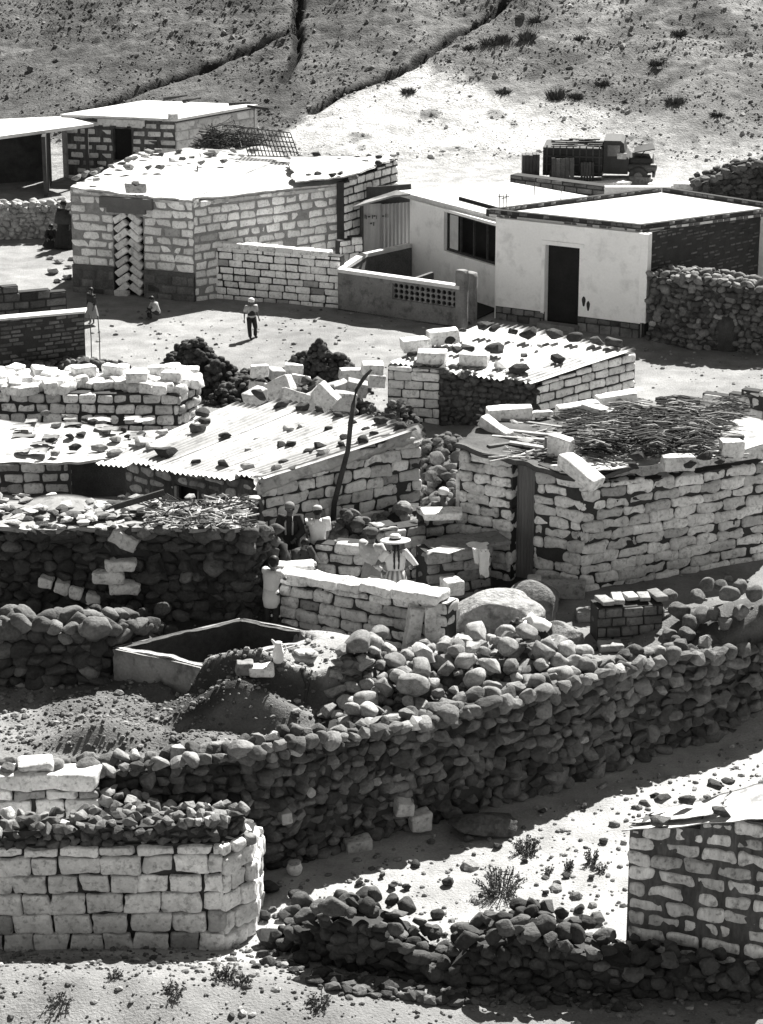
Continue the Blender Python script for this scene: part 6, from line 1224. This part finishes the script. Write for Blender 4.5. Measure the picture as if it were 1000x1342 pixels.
    def torso(s, name, mat, bulk=1., low=-.02, tone=1., sleeves=.5, sl_r=.036, open_=False):
        b = bulk; mb = MB(); loftr(mb, s.spine([('pelvis', .098 * b, .075 * b, low), ('waist', .088 * b, .068 * b, 0), ('chest', .108 * b, .078 * b, 0), ('chest', .112 * b, .07 * b, .05), ('neck', .06, .05, -.005), ('neck', .038, .038, .012)]), 22, tone, 0, lambda i, a: 1 + .04 * math.sin(5 * a + i * 1.7) + .03 * math.sin(9 * a - i * 2.1))
        for q in 'lr':
            a, e, w_ = s.J['sh_' + q] * s.h, s.J['el_' + q] * s.h, s.J['wr_' + q] * s.h; c = (s.J['chest'] * .35 + s.J['sh_' + q] * .65) * s.h
            pts = [c, a, a + (e - a) * min(1, sleeves * 1.0)]; rr = [sl_r * 1.35, sl_r * 1.25, sl_r]
            if sleeves > 1: pts = [c, a, (a + e) / 2, e, e + (w_ - e) * (sleeves - 1)]; rr = [sl_r * 1.35, sl_r * 1.25, sl_r * 1.08, sl_r, sl_r * .8]
            tube(mb, pts, [r * s.h for r in rr], 12, tone, 0)
        return s.link(mb, name, mat)
    def trousers(s, mat=None, r=.052, low=.95):
        mb = MB(); loftr(mb, s.spine([('pelvis', .085, .07, -.045), ('pelvis', .094, .075, 0), ('waist', .086, .066, 0)]), 18)
        for q in 'lr':
            a, k_, n_ = s.J['hip_' + q] * s.h, s.J['kn_' + q] * s.h, s.J['an_' + q] * s.h; tube(mb, [a + V(0, 0, .02 * s.h), (a + k_) / 2, k_, (k_ + n_) / 2, k_ + (n_ - k_) * low], [x * s.h for x in (r * 1.15, r, r * .85, r * .78, r * .72)], 14)
        return s.link(mb, 'trousers', mat or m_clothd)
    def skirt(s, mat, z1=.12, r1=.2, top=.62, pleats=14, stripe=False, tone=1., squash=.85):
        mb = MB(); rings = []; n = 9; c0 = s.J['waist'] * s.h; c1 = (s.J['an_l'] + s.J['an_r']) / 2 * s.h
        for i in range(n):
            f_ = i / (n - 1); c = c0 * (1 - f_) + c1 * f_; c[2] = (top + (z1 - top) * f_) * s.h; r = (.088 + (r1 - .088) * f_ ** .75) * s.h; rings.append((c, r, r * squash, V(1, 0, 0), V(0, 1, 0)))
        loftr(mb, rings, 72, (lambda i, k: (1.5 if (k // 3) % 2 else .55) * tone) if stripe else tone, 0, lambda i, a: 1 + .035 * (i / 8) * math.sin(pleats * a))
        return s.link(mb, 'skirt', mat)
    def hair(s, back=1.0, mat=None):
        hc, rt, fw, up_, k = s.hf; v_, f_ = _ico(3); p = v_ * V(.066, .072, .075) * k; p = p[:, :1] * rt + p[:, 1:2] * fw + p[:, 2:] * up_
        keep = (v_[:, 1] < .35) | (v_[:, 2] > .45); sh = np.where(keep, 1., .72); p = p * sh[:, None] + hc + up_ * .018 * k - fw * .006 * k
        mb = MB().add(p, [f_], 1); return s.link(mb, 'hair', mat or m_hair)
    def cap(s, mat, brim=.0, name='cap', tone=1., size=1.0):
        hc, rt, fw, up_, k = s.hf; k = k * size; mb = MB(); c = hc + up_ * .03 * k; prof = [(-.01, .068), (.02, .07), (.045, .06), (.06, .04), (.068, .01)]
        loftr(mb, [(c + up_ * z * k, r * k, r * 1.08 * k, rt, fw) for z, r in prof], 18, tone)
        if brim: slab(mb, [c + fw * .05 * k - rt * .05 * k, c + fw * .05 * k + rt * .05 * k, c + fw * (.05 + brim) * k + rt * .03 * k, c + fw * (.05 + brim) * k - rt * .03 * k], .006 * k, tone)
        return s.link(mb, name, mat)
    def brimhat(s, mat, brim=.16, crown=.07, tone=1.):
        hc, rt, fw, up_, k = s.hf; c = hc + up_ * .035 * k; mb = MB(); prof = [(-.012, brim), (-.004, brim * 1.01), (.006, brim * .8), (.008, .075), (.02, .072), (crown * .8, .066), (crown, .05), (crown + .006, .01)]
        loftr(mb, [(c + up_ * z * k, r * k, r * k, rt, fw) for z, r in prof], 28, tone, 0, lambda i, a: 1 + (.03 * math.sin(2 * a) if i < 3 else 0)); o = s.link(mb, 'hat', mat)
        mb = MB(); loftr(mb, [(c + up_ * z * k, r * k, r * k, rt, fw) for z, r in ((.01, .0735), (.012, .0755), (.028, .0735), (.03, .071))], 24); b_ = mb.build('hat_band', m_clothd); b_.parent = o; return o
    def braids(s, L_=.26):
        hc, rt, fw, up_, k = s.hf; mb = MB()
        for sg in (-.8, .9):
            pts = [hc - fw * .055 * k + rt * .025 * sg * k - up_ * .02 * k, hc - fw * .085 * k + rt * .03 * sg * k - up_ * .1 * k, hc - fw * .1 * k + rt * .034 * sg * k - V(0, 0, .18) * k, hc - fw * .095 * k + rt * .03 * sg * k - V(0, 0, .1 + L_) * k]
            P2 = [pts[int(i / 4)] + (pts[min(int(i / 4) + 1, 3)] - pts[int(i / 4)]) * ((i % 4) / 4) for i in range(13)]; tube(mb, P2, [(.016 + .004 * (i % 2)) * k * (1 - .03 * i) for i in range(13)], 7)
        return s.link(mb, 'braids', m_hair)
    def shawl(s, mat, tone=1., w_=.15, low=.5, name='shawl'):
        mb = MB(); z = s.J['neck']; rings = []
        for i, (f_, r) in enumerate([(0, .045), (.12, .09), (.3, w_ * .92), (.6, w_), (1, w_ * 1.06)]):
            c = (s.J['neck'] * (1 - f_) + s.J['waist'] * f_) * s.h; c[2] = (s.J['neck'][2] + .01 + (low - s.J['neck'][2]) * f_) * s.h; rings.append((c, r * s.h, r * .72 * s.h, V(1, 0, 0), V(0, 1, 0)))
        loftr(mb, rings, 26, tone, 0, lambda i, a: 1 + .03 * math.sin(7 * a + i)); return s.link(mb, name, mat)
    def shoes(s, mat=None):
        for q in 'lr':
            a, b_ = s.J['an_' + q] * s.h, s.J['to_' + q] * s.h; mb = MB(); tube(mb, [a + V(0, -.02, -.012) * s.h, a + V(0, 0, -.01) * s.h, b_ + V(0, 0, .0), b_ + V(0, .015, 0) * s.h], [.02 * s.h, .03 * s.h, .026 * s.h, .015 * s.h], 10); s.link(mb, 'shoe', mat or m_clothd)
PI = math.pi
ak = dict(el_l=(-.21, -.02, .67), wr_l=(-.105, .02, .575), el_r=(.21, -.02, .67), wr_r=(.105, .02, .575))
p = Person(gp(518, 818), .15, 1.6, 'woman with broad straw hat, two long braids and striped skirt, hands on hips', ak); p.skirt(m_clothg, .1, .2, stripe=True, tone=1.0, pleats=18); p.torso('blouse', m_clothw, 1.02, 0, .75, 1.5, .034); p.hair(); p.brimhat(m_clothw, .19, tone=.9); p.braids(.22)
p = Person(gp(487, 806), -.55, 1.58, 'woman in pale blouse and long grey skirt standing left of the hatted woman', dict(el_l=(-.14, .06, .66), wr_l=(-.07, .16, .6), el_r=(.14, .06, .66), wr_r=(.07, .16, .6))); p.skirt(m_clothg, .06, .165, pleats=10, tone=.6); p.torso('blouse', m_clothg, 1.1, -.02, 1.0, 1.3, .046); p.shawl(m_clothg, .9, .12, .66); p.hair(); p.cap(m_clothg, name='headcloth', tone=.25, size=1.1)
p = Person(gp(381, 762), PI - .1, 1.5, 'man in dark jacket and cap facing the camera behind the seated figures', dict(el_l=(-.15, .04, .64), wr_l=(-.08, .15, .58), el_r=(.15, .04, .64), wr_r=(.08, .15, .58))); p.trousers(); p.torso('jacket', m_clothd, 1.12, -.05, 1.2, 1.9, .044); p.hair(); p.cap(m_clothg, .05, tone=.5); p.shoes()
mbx = MB(); hc, rt, fw, up_, k = p.hf
for sg in (-1, 1): tube(mbx, [p.J['neck'] * p.h + V(.03 * sg, .02, 0) * p.h, p.J['chest'] * p.h + V(.045 * sg, .088, .03) * p.h, p.J['waist'] * p.h + V(.04 * sg, .082, 0) * p.h], .012 * p.h, 6)
p.link(mbx, 'lapels', m_clothg)
p = Person(gp(417, 764), .25, 1.46, 'youth in white short sleeved shirt and dark trousers seen from behind', dict(el_l=(-.13, .04, .65), wr_l=(-.1, .12, .55), el_r=(.135, .02, .65), wr_r=(.12, .08, .53), an_l=(-.1, .02, .045), to_l=(-.11, .11, .02))); p.trousers(); p.torso('shirt', m_clothw, 1.05, -.01, 1.05, .85, .046); p.hair(); p.cap(m_clothw, 0, 'knitted_cap', .55); p.shoes()
sit = dict(pelvis=(0, 0, .16), waist=(0, .02, .26), chest=(0, .07, .38), neck=(0, .11, .46), head=(0, .16, .55), sh_l=(-.105, .09, .44), sh_r=(.105, .09, .44), el_l=(-.15, .16, .3), el_r=(.15, .16, .3), wr_l=(-.07, .27, .25), wr_r=(.07, .27, .25), hip_l=(-.06, .01, .15), hip_r=(.06, .01, .15), kn_l=(-.11, .25, .28), kn_r=(.11, .25, .28), an_l=(-.07, .23, .045), an_r=(.07, .23, .045), to_l=(-.07, .32, .02), to_r=(.07, .32, .02))
def lift(P_, dz): return {k: (v[0], v[1], v[2] + dz) for k, v in P_.items()}
p = Person(gp(366, 782) + V(0, 0, .12), PI - .5, 1.55, 'hunched figure in dark shawl seated before the man in cap', lift(sit, .12)); p.skirt(m_clothd, .08, .25, top=.4); p.torso('jacket', m_clothd, 1.2, 0, 1, 1.8, .05); p.shawl(m_clothd, 1.5, .17, .3); p.hair(); p.cap(m_clothd, 0, 'headcloth', 3.5, 1.2)
p = Person(gp(392, 778) + V(0, 0, .1), PI + .6, 1.35, 'dark seated figure holding a small pale bundle beside the youth', lift(sit, .1)); p.skirt(m_clothd, .08, .22, top=.4); p.torso('jacket', m_clothd, 1.1, 0, 1.6, 1.8, .05); p.hair()
mbx = MB(); block(mbx, V(0, .3, .42) * 1.35, np.eye(3), (.1, .06, .06), .9, 0, .05, .01, CS_MID, .2); p.link(mbx, 'bundle', m_clothw)
lean_ = dict(el_l=(-.13, .12, .68), wr_l=(-.07, .25, .66), el_r=(.14, .13, .68), wr_r=(.08, .27, .67), waist=(0, .0, .61), chest=(0, .03, .72), neck=(0, .05, .80), head=(0, .08, .9), sh_l=(-.1, .04, .79), sh_r=(.1, .04, .79))
p = Person(gp(356, 826), -.5, 1.3, 'small child in long pale smock leaning on the courtyard wall end', lean_, child=True); p.trousers(m_clothd); p.torso('smock', m_clothw, 1.15, -.14, .8, .5, .046); p.hair()
mbx = MB(); loftr(mbx, p.spine([('pelvis', .1, .09, -.2), ('pelvis', .12, .1, -.1), ('waist', .105, .085, -.04)]), 18, .8); p.link(mbx, 'smock_tail', m_clothw)
block_obj('loose_block', G(385, 760, zat(G(385, 816), 772)) + V(0, .15, .1), (.32, .18, .16), .1, 1.0, 'big pale block on the left end of the courtyard wall by the child', 'block')
# running boy on the street
p = Person(gp(330, 443), PI + .35, 1.0, 'small boy in pale cap walking alone across the sunlit street', dict(an_l=(-.11, -.06, .05), kn_l=(-.09, .03, .27), to_l=(-.12, .03, .02), an_r=(.07, .1, .05), kn_r=(.075, .06, .27), to_r=(.075, .19, .03), el_l=(-.16, -.05, .63), wr_l=(-.18, .02, .5), el_r=(.17, -.03, .64), wr_r=(.19, .02, .49)), child=True)
p.trousers(r=.062); p.torso('shirt', m_clothg, 1.1, 0, 1.0, .8, .05); p.hair(); p.cap(m_clothw, .03, tone=.9, size=1.1); p.shoes()
mbx = MB()
loftr(mbx, p.spine([('waist', .1, .083, -.03), ('chest', .1, .088, -.01)]), 18, 1, 0, caps=(False, False)); p.link(mbx, 'bib', m_clothd)
# children in the shade of the big house
p = Person(gp(121, 425), 2.4, .95, 'child in pale skirt standing in the shade of the dark plinth', child=True); p.skirt(m_clothw, .2, .2, tone=.35); p.torso('jacket', m_clothd, 1.1, 0, 1.5, 1.6, .05); p.hair()
squat = {k: (v[0], v[1], v[2] * 1.0) for k, v in sit.items()}
p = Person(gp(207, 418), 2.0, .95, 'child crouching on the shaded ground below the herringbone door', squat, child=True); p.trousers(); p.torso('shirt', m_clothg, 1.1, 0, 1., 1.5, .05); p.hair(mat=m_hair)
p = Person(gp(86, 326), PI - .3, 1.42, 'dark dressed woman with shawl standing left of the large pale house'); p.skirt(m_clothd, .04, .24); p.torso('jacket', m_clothd, 1.15, 0, 1, 1.8, .05); p.shawl(m_clothd, 1.6, .2, .52); p.hair(); p.brimhat(m_clothd, .085, .06)
p = Person(gp(69, 322), PI, 1.05, 'small dark figure seated left of the shawled woman', sit, child=True); p.skirt(m_clothd, .04, .25, top=.3); p.torso('jacket', m_clothd, 1.2, 0, 1, 1.8, .05); p.hair()
# child bent over between boulders
bent = dict(pelvis=(0, 0, .3), waist=(0, .07, .36), chest=(0, .18, .38), neck=(0, .27, .36), head=(0, .36, .35), sh_l=(-.1, .25, .36), sh_r=(.1, .25, .36), el_l=(-.13, .25, .2), el_r=(.13, .25, .2), wr_l=(-.08, .33, .08), wr_r=(.08, .33, .08), hip_l=(-.06, .0, .28), hip_r=(.06, 0, .28), kn_l=(-.08, .16, .2), kn_r=(.08, .16, .2), an_l=(-.07, .03, .045), an_r=(.07, .03, .045), to_l=(-.07, .12, .02), to_r=(.07, .12, .02))
p = Person(gp(716, 866), 1.45, 1.35, 'dark haired child in white shirt bending down between the boulders', lift(bent, .1), child=True); p.trousers(m_clothd); p.torso('shirt', m_clothw, 1.15, 0, 1, .9, .055); p.hair()
# head and shoulders seen over the wall by the hut
p = Person(gp(580, 742), PI + .4, 1.5, 'person in white cap half hidden behind the slab topped wall by the hut'); p.skirt(m_clothg, .1, .16, tone=.7); p.torso('jacket', m_clothg, 1.1, 0, .45, 1.8, .046); p.hair(); p.cap(m_clothw, .0, 'knitted_cap', .9, 1.1)
